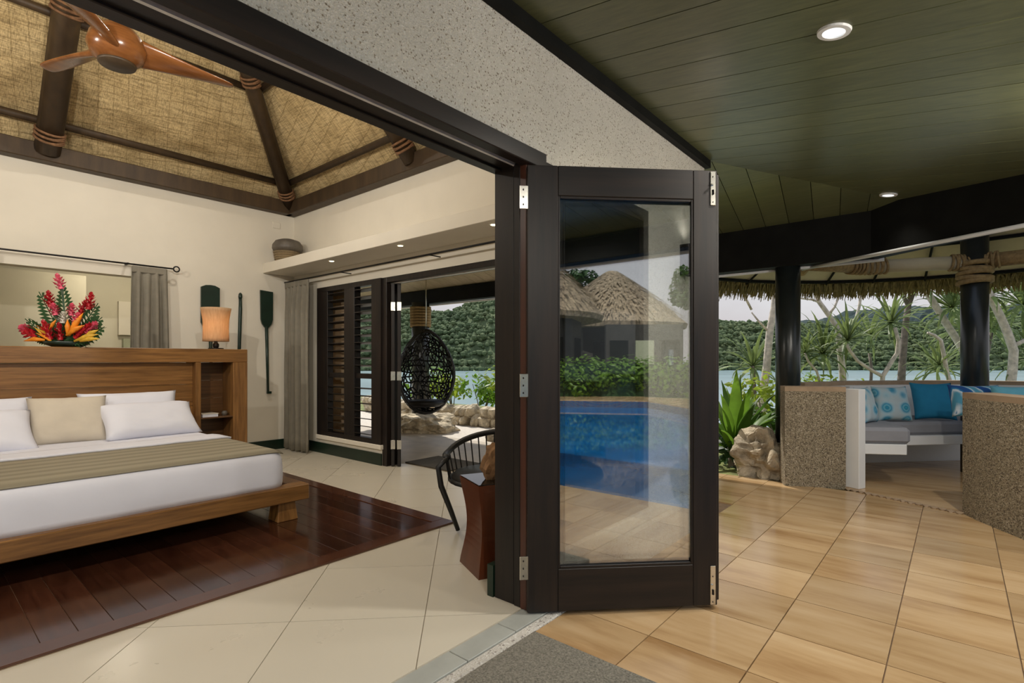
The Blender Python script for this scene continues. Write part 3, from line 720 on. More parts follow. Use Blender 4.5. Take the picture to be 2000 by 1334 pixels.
# terrace downlights
dlp = [((2.72, .42), 'white recessed downlight in the dark ceiling, nearest the viewer'), ((5.75, .47), 'small white recessed downlight by the ceiling hip near the booth'), ((.6, -.3), 'white recessed downlight added out of view in the terrace ceiling above the viewer'), ((-1.6, -.3), 'white recessed downlight added out of view in the terrace ceiling behind the viewer'), ((4.2, -.4), 'white recessed downlight added out of view in the terrace ceiling toward the pool')]  # after the ceiling hip one, all are unseen lamps added to brighten the terrace
for (x, y), lab in dlp:
    z = zc(x, y); r_ = root('downlight', lab, 'downlight', (x, y, z)); m = MB().lathe([(.045, .004), (.046, -.010), (.066, -.009), (.070, .004)], (0, 0, 0), 28, cap=False)
    o = build(m, 'ring', 'white_plastic', r_, loc=(0, 0, 0), smooth=False); o.location = (0, 0, 0); o.rotation_euler = (math.atan(.141), 0, 0)
    o = build(MB().lathe([(.0445, -.003), (.0445, .002)], (0, 0, 0), 24), 'lens', 'lamp_cool', r_, loc=(0, 0, 0)); o.location = (0, 0, 0); o.rotation_euler = (math.atan(.141), 0, 0)
    spot('downlight_beam', r_, (x, y, z - .03), (x, y, 0), 95 if x < 5 else 8, (1, .95, .86), R(165) if x < 5 else R(85), .9, .05)
for i, (x, lab) in enumerate(((-.3, 'small bullet uplight added as fill on the pool side eave beam above the viewer'), (2.35, 'small bullet uplight added as fill midway along the pool side eave beam'), (3.7, 'small bullet uplight added as fill on the pool side eave beam toward the booth'))):  # added fill lamps that brighten the header wall and ceiling
    p = Vector((x, -.98, 2.24)); d = (Vector((x + .5, 1.57, 2.55)) - p).normalized(); r_ = root('fill_uplight', lab, 'spotlight', p)
    build(MB().tube([p - d * .06, p + d * .02], .025, 12), 'housing', 'iron', r_, smooth=True); build(MB().tube([p + d * .021, p + d * .025], .021, 12), 'bulb', 'lamp_warm', r_)
    build(MB().b6(x - .012, x + .012, -1.04, -.98, 2.205, 2.24), 'bracket', 'iron', r_)
    spot('fill_uplight_beam', r_, p + d * .04, p + d, 58, (1, .93, .82), R(140), .9, .04)
# ================================================================ verandah on the garden side
vf = struct(MB().b6(3.84, 5.66, 2.62, 9.4, -.2, -.012), 'floor_verandah', 'paving')
struct(MB().b6(5.64, 7.4, 2.62, 12, -.2, -.035), 'gravel', 'sand')
build(MB().b6(3.9, 4.42, 4.2, 4.95, -.012, .004), 'door_mat', 'mat_dark', label='dark brown door mat outside the far doorway', cat='mat', bev=.003)
def stonecol(p, z0, z1, r_, lab, wrap):
    rt = root('verandah_post', lab, 'post', (p[0], p[1], z0)); log((p[0], p[1], z0), (p[0], p[1], z1), r_, 'pole', 'post_dark', 24, rt)
    if wrap:
        for i in range(7): lash((p[0], p[1], z1 - .10 - i * .05), (0, 0, 1), r_, 'rope_binding', rt, 'sinnet', 2, .022, .05)
stonecol((6.08, 7.28), .18, 2.215, .155, 'dark round post with rope binding behind the hanging chair', True)
stonecol((6.27, 1.40), .26, 2.2, .122, 'dark round post at the terrace edge beside the booth wall', False)
build(MB().rockb((5.95, 7.05, .10), (.95, .9, .36), 3, 4, .5), 'base_rock', 'rock_pale', label='pale boulder around the foot of the post behind the hanging chair', cat='rock', smooth=False)
build(MB().rockb((6.11, 1.57, .12), (.66, .56, .56), 8, 5, .55), 'base_rock', 'rock', label='rugged grey boulder at the foot of the post beside the booth', cat='rock')
build(MB().rockb((6.05, 5.35, .03), (.4, .5, .22), 13, 3, .3), 'garden_rock', 'rock', label='small rock on the pale gravel near the armchair', cat='rock')
build(MB().rockb((5.85, 1.05, .03), (.22, .2, .2), 15, 2, .3), 'garden_rock', 'rock', label='little stone at the base of the booth wall', cat='rock')
# stone garden wall
gw = root('stone_wall', 'low dry-stone garden wall in front of the bay', 'wall', (7.0, 8, -.04)); rr = random.Random(5); n_s = 0
path = [(7.55, 4.2), (7.35, 5.6), (7.15, 6.8), (7.1, 8.0), (7.2, 9.2), (7.6, 11)]
for (a, b) in zip(path, path[1:]):
    l = math.hypot(b[0] - a[0], b[1] - a[1]); t = 0
    while t < l:
        w = rr.uniform(.15, .28); u = (t + w / 2) / l
        for c_ in range(2):
            x, y = a[0] + (b[0] - a[0]) * u + rr.uniform(-.04, .04), a[1] + (b[1] - a[1]) * u + rr.uniform(-.05, .05) + c_ * .1
            h = rr.uniform(.21, .26); n_s += 1
            build(MB().rockb((x, y, .05 + c_ * .17), (.40, w * 1.15, h), n_s * 1.7, 2, .42), 'stone', 'rock_pale', gw)
        t += w

# ---------------------------------------------------------------- foliage helpers
def leafblob(m, rr, c, rad, n, ls, flat=.8):
    for _ in range(n):
        d = Vector((rr.gauss(0, 1), rr.gauss(0, 1), rr.gauss(0, 1))).normalized() * rad * rr.uniform(.35, 1) ** .5
        p = Vector(c) + Vector((d.x, d.y, d.z * flat)); nn = (d.normalized() + Vector((rr.uniform(-.6, .6), rr.uniform(-.6, .6), rr.uniform(.0, .9)))).normalized()
        u = nn.orthogonal().normalized(); u = Matrix.Rotation(rr.uniform(0, 6.28), 3, nn) @ u; v = nn.cross(u); s_ = ls * rr.uniform(.6, 1.2)
        m.add([p - u * s_, p + v * s_ * .55 - nn * s_ * .12, p + u * s_, p - v * s_ * .55 - nn * s_ * .12], [(0, 1, 2, 3)])
def shrub(c, w, h, lab, mat, seed, n=260, ls=.07, group=None, stems=4, cat='shrub', name='shrub'):
    rr = random.Random(seed); rt = root(name, lab, cat, c, group); m = MB(); s_m = MB(); c = Vector(c)
    for i in range(stems):
        a = rr.uniform(0, 6.28); tip = c + Vector((math.cos(a) * w * .3, math.sin(a) * w * .3, h * rr.uniform(.55, .85)))
        s_m.tube([c, c.lerp(tip, .5) + Vector((0, 0, .03)), tip], [.014, .01, .006], 5)
        leafblob(m, rr, tip, w * .38, n // stems, ls)
    build(s_m, 'stem', 'trunk_dark', rt); build(m, 'foliage', mat, rt, fix=False, kind='stuff'); return rt
gl = ['leafy lime shrub left of the hanging chair', 'bright leafy shrub partly behind the hanging chair', 'bright broad-leaved shrub just right of the hanging chair', 'taller lime shrub above the stone wall, midway along', 'bright shrub above the stone wall near the door jamb', 'lime shrub at the right end of the stone wall view']
for i, (y, x, h) in enumerate(((9.6, 8.2, .95), (8.7, 8.2, .8), (7.8, 8.2, .85), (7.0, 8.3, 1.05), (6.2, 8.3, 1.1), (5.4, 8.5, .9))):
    shrub((x, y, -.06), 1.0, h + .1, gl[i], 'leaf_lime' if i % 2 else 'leaf_bright', 20 + i, 240, .085, 'shrubs above the stone wall', 5)
# ---------------------------------------------------------------- hanging egg chair
ec = Vector((5.26, 6.17, 1.02)); eg = root('hanging_chair', 'black woven egg-shaped hanging chair on the verandah', 'chair', (5.26, 6.17, .40))
vd = Vector((-.55, -.83, 0)).normalized()            # opening looks this way
bm = bmesh.new(); bmesh.ops.create_icosphere(bm, subdivisions=4, radius=1)
rr = random.Random(11)
for v in bm.verts: v.co = (v.co + Vector((rr.uniform(-.035, .035), rr.uniform(-.035, .035), rr.uniform(-.035, .035)))).normalized()
rot = math.atan2(vd.y, vd.x)
def eggmap(q):       # q on unit sphere, local +x = opening
    z = q.z; wd_ = 1.0 if z < -.2 else 1.0 - .30 * ((z + .2) / 1.2) ** 1.6
    return Vector((q.x * .44 * wd_, q.y * .44 * wd_, z * .64))
dead = []
for f in bm.faces:
    c = f.calc_center_median().normalized()
    hole = any((c - Vector((.30, s_ * .92, -.22)).normalized()).length < .36 for s_ in (1, -1))
    if c.x > .32 or hole: dead.append(f)
bmesh.ops.delete(bm, geom=dead, context='FACES')
kill = [e_ for e_ in bm.edges if rr.random() < .2 and not e_.is_boundary]
bmesh.ops.dissolve_edges(bm, edges=kill, use_verts=False)
bm.edges.ensure_lookup_table(); wk = MB()
for e_ in bm.edges:
    a, b = [Matrix.Rotation(rot, 3, 'Z') @ eggmap(v.co) + ec for v in e_.verts]
    wk.tube([a, b], .0125 if not e_.is_boundary else .016, 4)
bm.free()
build(wk, 'woven_shell', 'black_wicker', eg, fix=False)
def egp(x, y, z): return Matrix.Rotation(rot, 3, 'Z') @ Vector((x, y, z)) + ec
rim = []
for j in range(40):
    t = 2 * math.pi * j / 40; r_ = (1 - .32 ** 2) ** .5; rim.append(Matrix.Rotation(rot, 3, 'Z') @ eggmap(Vector((.32, r_ * math.cos(t), r_ * math.sin(t)))) + ec)
build(MB().tube(rim, .018, 8, True), 'rim', 'black_wicker', eg, smooth=True)
cu = MB()
cu.lathe([(.05, -.03), (.24, -.02), (.30, .03), (.27, .07), (.05, .08)], (ec.x - .02, ec.y - .02, ec.z - .50), 24)
build(cu, 'seat_cushion', 'black_wicker', eg, smooth=True)
log(ec + Vector((0, 0, .63)), (ec.x, ec.y, zv(ec.x, ec.y)), .008, 'cable', 'steel', 8, eg)

# ================================================================ louvred window and far doorway
lw = struct(MB().b6(3.58, 3.66, 6.28, 6.36, .235, 2.13).b6(3.58, 3.66, 4.98, 5.16, .235, 2.13).b6(3.58, 3.66, 5.16, 6.28, 2.07, 2.13).b6(3.58, 3.66, 5.16, 6.28, .235, .29), 'window_2', 'dark_timber')
build(MB().b6(3.575, 3.665, 5.50, 5.72, .29, 2.07), 'stile', 'dark_timber', lw, bev=.003)
build(MB().b6(3.578, 3.66, 6.10, 6.28, .29, 2.07), 'stile', 'dark_timber', lw, bev=.003)
build(MB().b6(3.60, 3.64, 5.16, 6.10, .98, 1.04), 'rail', 'dark_timber', lw, bev=.003)
for (ya, yb) in ((5.16, 5.50), (5.72, 6.10)):
    src = None
    for i in range(20):
        z = .325 + i * .0895
        if .95 < z < 1.06: continue
        if src is None:
            src = build(MB().box((0, 0, 0), (.085, yb - ya - .004, .009)), 'louvre_slat', 'dark_timber', lw, loc=(0, 0, 0)); o = src
            WLOC[o.name] = Vector((3.62, (ya + yb) / 2, z)); o.location = WLOC[o.name] - wl(lw); o.rotation_euler = (0, R(12), 0)
        else: inst(src, 'louvre_slat', lw, (3.62, (ya + yb) / 2, z), (0, R(12), 0))
struct(MB().b6(3.94, 4.0, 6.06, 7.4, -.012, 2.8), 'wall_verandah', 'tan_render')
struct(MB().b6(3.56, 3.82, 4.96, 6.36, .185, .235), 'trim_6', 'cream', bev=.004)
d2 = struct(MB().b6(3.60, 3.76, 4.90, 4.98, 0, 2.13), 'door_2', 'dark_timber', bev=.003)
build(MB().b6(3.60, 3.76, 2.0, 4.90, 2.07, 2.13), 'head', 'dark_timber', d2, bev=.003)
build(MB().b6(3.66, 3.69, 2.0, 4.90, 2.06, 2.071), 'track', 'track', d2)
def sideleaf(o0, w, ang, lab):
    ca, sa = math.cos(ang), math.sin(ang); rt = root('folding_door', lab, 'door', (o0[0] + ca * w / 2, o0[1] + sa * w / 2, .008))
    def bx(s0, s1, th, z0, z1, nm, mat, bev=.003):
        m_ = (s0 + s1) / 2; build(MB().box((o0[0] + ca * m_, o0[1] + sa * m_, (z0 + z1) / 2), (s1 - s0, th, z1 - z0), ang), nm, mat, rt, bev=bev)
    bx(0, .08, .04, .008, 2.06, 'stile', 'dark_timber'); bx(w - .08, w, .04, .008, 2.06, 'stile', 'dark_timber')
    bx(.08, w - .08, .04, 1.95, 2.06, 'rail', 'dark_timber_h'); bx(.08, w - .08, .04, .008, .2, 'rail', 'dark_timber_h'); bx(.08, w - .08, .006, .2, 1.95, 'pane', 'window_glass', 0)
    for z in (1.8, 1.02, .25): bx(-.016, .012, .05, z - .05, z + .05, 'hinge', 'steel', .002)
sideleaf((3.64, 4.835), .72, math.atan2(.80, .60), 'folded dark glazed door leaf beside the louvred window')
sideleaf((3.68, 4.775), .72, math.atan2(.80, .60), 'second folded door leaf at the far doorway, nearer the opening')

# ---------------------------------------------------------------- curtains and rods
def curtain(a, b, z0, z1, folds, amp, lab, flare=1.15, seed=0, tie=None):
    rt = root('curtain', lab, 'curtain', (a[0], a[1], z0)); a, b = Vector((*a, 0)), Vector((*b, 0)); d = b - a; nrm = Vector((-d.y, d.x, 0)).normalized(); rr = random.Random(seed)
    nu, nv = folds * 10, 16; ph = [rr.uniform(-.5, .5) for _ in range(folds + 1)]; P = []
    for j in range(nv + 1):
        t = j / nv; z = z1 - (z1 - z0) * t; fl = 1 + (flare - 1) * t
        for i in range(nu + 1):
            u = i / nu; w = math.sin(u * folds * 2 * math.pi + ph[int(u * folds)] * t)
            am = amp * (.35 + .65 * min(1, t * 6)) if t > .0 else amp * .3
            p = a + d * ((u - .5) * fl + .5) + nrm * (am * w * (1 + .4 * math.sin(u * 9 + seed)) + .004 * math.sin(t * 9 + u * 20))
            P.append((p.x, p.y, z))
    F = [(j * (nu + 1) + i, j * (nu + 1) + i + 1, (j + 1) * (nu + 1) + i + 1, (j + 1) * (nu + 1) + i) for j in range(nv) for i in range(nu)]
    o = build(MB().add(P, F), 'cloth', 'curtain', rt, smooth=True, fix=False); m = o.modifiers.new('s', 'SOLIDIFY'); m.thickness = .004
    hm = MB().box(((a.x + b.x) / 2, (a.y + b.y) / 2, z1 - .035), (d.length * .98, .03, .075), math.atan2(d.y, d.x)); build(hm, 'heading', 'curtain', rt, bev=.01)
    return rt
curtain((1.70, 6.90), (2.04, 6.90), .25, 2.235, 4, .028, 'grey pleated curtain right of the window behind the bed', 1.2, 1)
curtain((.30, 6.90), (.62, 6.90), .25, 2.235, 4, .028, 'grey pleated curtain at the left edge of the photo behind the flowers', 1.1, 2)
curtain((3.45, 6.95), (3.45, 6.33), .02, 2.235, 6, .05, 'tall grey curtain drawn back beside the louvred window', 1.06, 3)
r1 = root('curtain_rod', 'dark iron curtain rod with ring finial above the window behind the bed', 'curtain rod', (1.2, 6.90, 2.25))
build(MB().tube([(.2, 6.90, 2.25), (2.10, 6.90, 2.25)], .009, 8), 'rod', 'iron', r1, smooth=True)
build(MB().tube([(2.135 + .03 * math.cos(t), 6.90, 2.25 + .03 * math.sin(t)) for t in [2 * math.pi * j / 16 for j in range(16)]], .008, 6, True), 'finial', 'iron', r1, smooth=True)
build(MB().b6(1.66, 1.68, 6.90, 6.999, 2.245, 2.262), 'bracket', 'iron', r1)
r2 = root('curtain_rod', 'long dark curtain rod under the floating shelf', 'curtain rod', (3.46, 4.5, 2.25))
build(MB().tube([(3.46, 6.985, 2.25), (3.46, 1.9, 2.25)], .010, 8), 'rod', 'iron', r2, smooth=True)
for y in (5.6, 4.0, 2.6): build(MB().b6(3.455, 3.599, y - .005, y + .005, 2.238, 2.248), 'bracket', 'iron', r2)

# ================================================================ bed and headboard
hb = root('headboard', 'teak headboard with side niches standing behind the bed', 'headboard', (.85, 6.1, .008))
HX0, HX1, HY = -.83, 2.53, 5.95
build(MB().b6(HX0, HX1, HY, HY + .30, 1.175, 1.315), 'top_beam', 'teak', hb, bev=.005)
for x0 in (HX1 - .15, HX0): build(MB().b6(x0, x0 + .15, HY, HY + .30, .008, 1.175), 'stile', 'teak_v', hb, bev=.005)
for x0 in (2.015, HX0 + .465): build(MB().b6(x0, x0 + .05, HY, HY + .28, .008, 1.175), 'divider', 'teak_v', hb, bev=.003)
for i in range(5): build(MB().b6(HX0 + .515, 2.015, HY + .085, HY + .11, .06 + i * .223, .06 + (i + 1) * .223 - .002), 'panel_board', 'teak', hb, bev=.002)
for x0 in (2.065, HX0 + .15):
    for i in range(6): build(MB().b6(x0, x0 + .315, HY + .27, HY + .29, .01 + i * .194, .01 + (i + 1) * .194 - .002), 'back_board', 'teak_dark', hb, bev=.002)
    for z in (.60, .32): build(MB().b6(x0, x0 + .315, HY + .01, HY + .27, z - .015, z), 'niche_shelf', 'teak_dark', hb, bev=.002)
    build(MB().b6(x0, x0 + .315, HY + .01, HY + .03, .008, .30), 'niche_front', 'teak', hb, bev=.002)
bk = root('book', 'pale paperback lying on the niche shelf of the headboard', 'book', (2.17, 6.06, .6)); build(MB().b6(2.09, 2.24, 5.98, 6.16, .6, .632), 'pages', 'linen', bk, bev=.002); build(MB().b6(2.085, 2.245, 5.975, 6.165, .632, .637), 'cover', 'pillow_beige', bk)
build(MB().lathe([(.025, 0), (.03, .03), (.02, .05)], (2.33, 6.05, .6), 14), 'trinket_dish', 'clay_grey', label='tiny dish beside the paperback on the niche shelf', cat='dish', smooth=True)
bd_ = root('bed', 'low king bed with a teak platform and white bedding', 'bed', (.85, 4.8, .008))
build(MB().b6(-.35, 2.05, 3.75, 3.87, .15, .265), 'foot_rail', 'teak', bd_, bev=.006)
for x0 in (1.93, -.35): build(MB().b6(x0, x0 + .12, 3.87, 5.94, .15, .265), 'side_rail', 'teak_dark', bd_, bev=.006)
build(MB().b6(-.23, 1.93, 3.87, 5.94, .17, .25), 'slat_base', 'teak_dark', bd_)
lg = None
for x, y in ((1.90, 3.86), (-.2, 3.86), (1.90, 5.7), (-.2, 5.7)):
    P = []
    for z, s_ in ((.008, .078), (.15, .062)):
        for dx, dy in ((-1, -1), (1, -1), (1, 1), (-1, 1)): P.append((x + dx * s_, y + dy * s_, z))
    build(MB().add(P, [(3, 2, 1, 0), (4, 5, 6, 7), (0, 1, 5, 4), (1, 2, 6, 5), (2, 3, 7, 6), (3, 0, 4, 7)]), 'leg', 'teak_v', bd_, bev=.004)
def softbox(x0, x1, y0, y1, z0, z1, r_, amp, seed, n=26, taper=.03):
    m = MB(); P = []; bm = bmesh.new(); bmesh.ops.create_cube(bm, size=1)
    for v in bm.verts: v.co = Vector((((x0 + x1) / 2) + v.co.x * (x1 - x0), ((y0 + y1) / 2) + v.co.y * (y1 - y0), ((z0 + z1) / 2) + v.co.z * (z1 - z0)))
    bmesh.ops.bevel(bm, geom=[e_ for e_ in bm.edges if max(v.co.z for v in e_.verts) > z1 - .01 or abs(e_.verts[0].co.z - e_.verts[1].co.z) > .01], offset=r_, segments=5, affect='EDGES')
    bmesh.ops.subdivide_edges(bm, edges=[e_ for e_ in bm.edges if e_.calc_length() > .25], cuts=n, use_grid_fill=True)
    for v in bm.verts:
        p = v.co; a = mnoise.noise(p * 3 + Vector((seed, 0, 0))) * amp
        if p.z < z1 - .04: a += .010 * math.sin((p.x + p.z * 1.6) * 17 + 2 * mnoise.noise(p * 4)) * (amp > .003)
        t = (z1 - p.z) / (z1 - z0)
        c = Vector(((x0 + x1) / 2, (y0 + y1) / 2, p.z)); d = Vector(((p.x - c.x) / (x1 - x0), (p.y - c.y) / (y1 - y0), 0))
        v.co = p + d * a + Vector((0, 0, a * .5 * (1 - t)))
    bm.verts.index_update(); m.add([v.co.copy() for v in bm.verts], [tuple(v.index for v in f.verts) for f in bm.faces]); bm.free(); return m
def rrect(x0, x1, y0, y1, r_, n=9, side=46):
    out = []
    for (cx, cy, a0) in ((x1 - r_, y0 + r_, -90), (x1 - r_, y1 - r_, 0), (x0 + r_, y1 - r_, 90), (x0 + r_, y0 + r_, 180)):
        out += [(cx + r_ * math.cos(R(a0 + 90 * i / n)), cy + r_ * math.sin(R(a0 + 90 * i / n)), R(a0 + 90 * i / n)) for i in range(n + 1)]
    res = []
    for i, p in enumerate(out):
        q = out[(i + 1) % len(out)]; l = math.hypot(q[0] - p[0], q[1] - p[1]); k_ = side if l > .3 else 1
        for j in range(k_): res.append((p[0] + (q[0] - p[0]) * j / k_, p[1] + (q[1] - p[1]) * j / k_))
    return res
mm_ = MB(); lv = [(.262, -.005), (.30, .0), (.34, .003), (.38, .004), (.42, .003), (.455, 0), (.485, -.006), (.507, -.018), (.521, -.036), (.528, -.062)]
for z, off in lv:
    rp_ = rrect(-.16 - off, 1.90 + off, 3.80 - off, 5.93 + off, .10)
    for (x, y) in rp_:
        t = (.528 - z) / .27; fr = 1 if y < 4.0 else .5
        w_ = .007 * t * fr * math.sin((x * 1.0 + z * 1.5 + y * .8) * 21 + 3 * mnoise.noise(Vector((x * 2, z * 3, y)))) * max(0, mnoise.noise(Vector((x * 1.7 + 4, z, y))) + .35) + .010 * t * mnoise.noise(Vector((x * 3, y * 3, z * 5)))
        cx, cy = x - .87, y - 4.86; l = math.hypot(cx / 1.03, cy / 1.06)
        mm_.v.append((x + (w_ if x > 1.85 else -w_ if x < -.1 else 0), y + (-w_ if y < 3.9 else 0), z))
nr = len(rp_)
for i in range(len(lv) - 1):
    for j in range(nr): mm_.f.append((i * nr + j, i * nr + (j + 1) % nr, (i + 1) * nr + (j + 1) % nr, (i + 1) * nr + j))
mm_.f += [tuple(range(nr - 1, -1, -1)), tuple((len(lv) - 1) * nr + j for j in range(nr))]
build(mm_, 'mattress', 'linen', bd_, smooth=True)
# runner: sheet following the mattress top
def sheet(x0, x1, y0, y1, z, th, mat, name, par, rx=.062, front=False):
    P = []; nx, ny = 40, 12; 
    for j in range(ny + 1):
        for i in range(nx + 1):
            x = x0 + (x1 - x0) * i / nx; y = y0 + (y1 - y0) * j / ny
            dz = 0
            ex = min(x - (-.16), 1.90 - x)
            if ex < rx: dz -= rx - math.sqrt(max(0, rx ** 2 - (rx - max(ex, 0)) ** 2))
            ey = y - 3.80
            if ey < rx: dz -= rx - math.sqrt(max(0, rx ** 2 - (rx - max(ey, 0)) ** 2))
            P.append((x, y, z + dz + .003 * mnoise.noise(Vector((x * 4, y * 6, 1)))))
    F = [(j * (nx + 1) + i, j * (nx + 1) + i + 1, (j + 1) * (nx + 1) + i + 1, (j + 1) * (nx + 1) + i) for j in range(ny) for i in range(nx)]
    o = build(MB().add(P, F), name, mat, par, smooth=True, fix=False); m = o.modifiers.new('s', 'SOLIDIFY'); m.thickness = th; m.offset = 1; return o
rn_ = sheet(-.14, 1.88, 3.822, 4.74, .533, .006, 'runner', 'bed_runner', None); tag(rn_, 'striped taupe runner spread over the foot of the bed', 'bed runner')
sheet(-.13, 1.87, 4.72, 4.98, .536, .018, 'linen', 'folded_sheet', bd_)
sheet(-.13, 1.87, 4.95, 5.25, .534, .008, 'curtain', 'sheet_band', bd_) if False else None
def pillow(c, w, h, t, rz, tilt, mat, lab, seed, group=None):
    n = 22; P = []; F = []; rr = random.Random(seed)
    for s_ in (1, -1):
        for j in range(n + 1):
            for i in range(n + 1):
                u, v = 2 * i / n - 1, 2 * j / n - 1
                pr = max(0, (1 - u ** 4) * (1 - v ** 4)) ** .55
                pin = 1 - .07 * (1 - abs(v) ** 2) * abs(u) ** 3; pin2 = 1 - .09 * (1 - abs(u) ** 2) * abs(v) ** 3
                wr = .010 * mnoise.noise(Vector((u * 2.2 + seed, v * 2.2, s_))) + .006 * mnoise.noise(Vector((u * 6 + seed, v * 6, s_)))
                P.append(Vector((u * w / 2 * pin, s_ * (t / 2 * pr + wr * pr), v * h / 2 * pin2)))
    N = (n + 1) ** 2
    for j in range(n):
        for i in range(n):
            a = j * (n + 1) + i; F.append((a, a + 1, a + n + 2, a + n + 1)); F.append((N + a + n + 1, N + a + n + 2, N + a + 1, N + a))
    M_ = Matrix.Rotation(rz, 3, 'Z') @ Matrix.Rotation(tilt, 3, 'X')
    P = [M_ @ p + Vector(c) for p in P]; m = MB().add(P, F); me = None
    o = build(m, 'pillow', mat, None, smooth=True, fix=False, label=lab, cat='pillow', group=group)
    bm = bmesh.new(); bm.from_mesh(o.data); bmesh.ops.remove_doubles(bm, verts=bm.verts, dist=.0012); bmesh.ops.recalc_face_normals(bm, faces=bm.faces); bm.to_mesh(o.data); bm.free()
    o.data.polygons.foreach_set('use_smooth', [True] * len(o.data.polygons)); return o
pillow((1.42, 5.76, .71), .76, .44, .17, R(-2), R(-28), 'linen', 'white pillow at the back on the right side of the bed', 1)
pillow((1.50, 5.50, .665), .74, .40, .19, R(3), R(-48), 'linen', 'white pillow in front on the right side of the bed', 2)
pillow((.95, 5.62, .70), .52, .44, .17, R(-6), R(-30), 'pillow_beige', 'beige square cushion between the white bed pillows', 3)
pillow((.40, 5.76, .71), .72, .42, .16, R(2), R(-28), 'linen', 'white pillow at the back at the left edge of the photo', 4)
pillow((.36, 5.48, .655), .74, .42, .18, R(4), R(-46), 'linen', 'white pillow in front at the left edge of the photo', 5)

# ---------------------------------------------------------------- table lamp
lp = Vector((2.27, 6.12, 1.315)); tl_ = root('table_lamp', 'table lamp with a flared amber fabric shade on the headboard', 'lamp', lp)
build(MB().lathe([(.075, 0), (.075, .012), (.02, .016)], lp, 20), 'base', 'iron', tl_); build(MB().lathe([(.02, .012), (.03, .03), (.03, .055), (.016, .075), (.010, .30)], lp, 14), 'stem', 'iron', tl_, smooth=True)
pr = [(.128, .085), (.127, .12), (.124, .22), (.128, .32), (.142, .41), (.150, .445)]
sm_ = MB().lathe(pr, lp, 32, cap=False); o = build(sm_, 'lamp_shade', 'lamp_shade', tl_, smooth=True, fix=False); q = o.modifiers.new('s', 'SOLIDIFY'); q.thickness = .003
point('bulb_light', tl_, lp + Vector((0, 0, .26)), 3.2, (1, .70, .40), .035)
build(MB().lathe([(.004, -.03), (.03, .0), (.028, .03), (.012, .05)], lp + Vector((0, 0, .27)), 14), 'bulb', 'white_plastic', tl_, smooth=True)

# ---------------------------------------------------------------- paddles
def paddle(x, zt, bw, bl, sl, lab, shape, grip=0):
    rt = root('paddle', lab, 'paddle', (x, 6.97, zt - bl - sl)); y0, y1 = 6.955, 6.98
    if shape == 'round': pts = [(-bw / 2, -.03), (-bw * .25, -.005), (0, 0), (bw * .25, -.005), (bw / 2, -.03), (bw / 2, -bl + .09), (bw * .36, -bl + .03), (.02, -bl), (-.02, -bl), (-bw * .36, -bl + .03), (-bw / 2, -bl + .09)]
    else: pts = [(-bw / 2, 0), (bw / 2, -.012), (bw * .49, -bl + .11), (bw * .38, -bl + .05), (.022, -bl), (-.022, -bl), (-bw * .36, -bl + .05), (-bw * .46, -bl + .11)]
    n = len(pts); P = [(x + a, y0, zt + b) for a, b in pts] + [(x + a, y1, zt + b) for a, b in pts]
    build(MB().add(P, [tuple(range(n)), tuple(range(2 * n - 1, n - 1, -1))] + [(i, (i + 1) % n, n + (i + 1) % n, n + i) for i in range(n)]), 'blade', 'green_paint', rt)
    m = MB().tube([(x, 6.968, zt - bl + .02), (x + .01, 6.968, zt - bl - sl * .5), (x + .02, 6.968, zt - bl - sl)], [.022, .018, .015], 10)
    build(m, 'shaft', 'green_paint', rt, smooth=True)
    if grip: build(MB().b6(x + .005, x + .065, 6.955, 6.982, zt - bl - sl - .012, zt - bl - sl + .018), 'grip', 'green_paint', rt, bev=.003)
paddle(2.52, 2.115, .21, .55, .9, 'broad dark green paddle hung behind the table lamp', 'round')
paddle(3.205, 2.115, .165, .49, .86, 'dark green paddle hung blade-up between the headboard and the curtain', 'sq', 1)
st = root('carved_stick', 'slim dark carved stick hung on the wall right of the lamp', 'stick', (2.86, 6.97, .9))
build(MB().tube([(2.845, 6.965, .9), (2.86, 6.965, 1.4), (2.872, 6.965, 1.85), (2.872, 6.965, 1.99)], [.018, .021, .022, .018], 10), 'shaft', 'green_paint', st, smooth=True); build(MB().lathe([(.02, 0), (.024, .02), (.02, .06), (.008, .075)], (2.872, 6.965, 1.98), 12), 'knob', 'green_paint', st, smooth=True)
# wall plate high in the corner
build(MB().b6(3.30, 3.40, 6.988, 6.999, 2.97, 3.05), 'wall_plate', 'cream', label='faint cream blanking plate high on the headboard wall near the corner', cat='plate', bev=.003)
# basket and bowl on the shelf
bp = (3.37, 6.75, 2.47); bs = root('basket', 'round woven basket on the floating shelf', 'basket', bp)
build(MB().lathe([(.12, 0), (.145, .05), (.15, .11), (.165, .15), (.15, .15), (.135, .11), (.11, .012)], bp, 28), 'body', 'basket', bs, smooth=True)
for i in range(5): build(MB().tube([(bp[0] + (.135 + .005 * i) * math.cos(t), bp[1] + (.135 + .005 * i) * math.sin(t), bp[2] + .02 + i * .028) for t in [2 * math.pi * j / 28 for j in range(28)]], .010, 6, True), 'coil', 'basket', bs, smooth=True)
bw = root('bowl', 'grey clay bowl resting upside down on the woven basket', 'bowl', (3.37, 6.72, 2.62))
build(MB().lathe([(.175, .008), (.19, .04), (.185, .09), (.15, .14), (.08, .165), (.0, .17)], (3.37, 6.72, 2.615), 28), 'shell', 'clay_grey', bw, smooth=True)

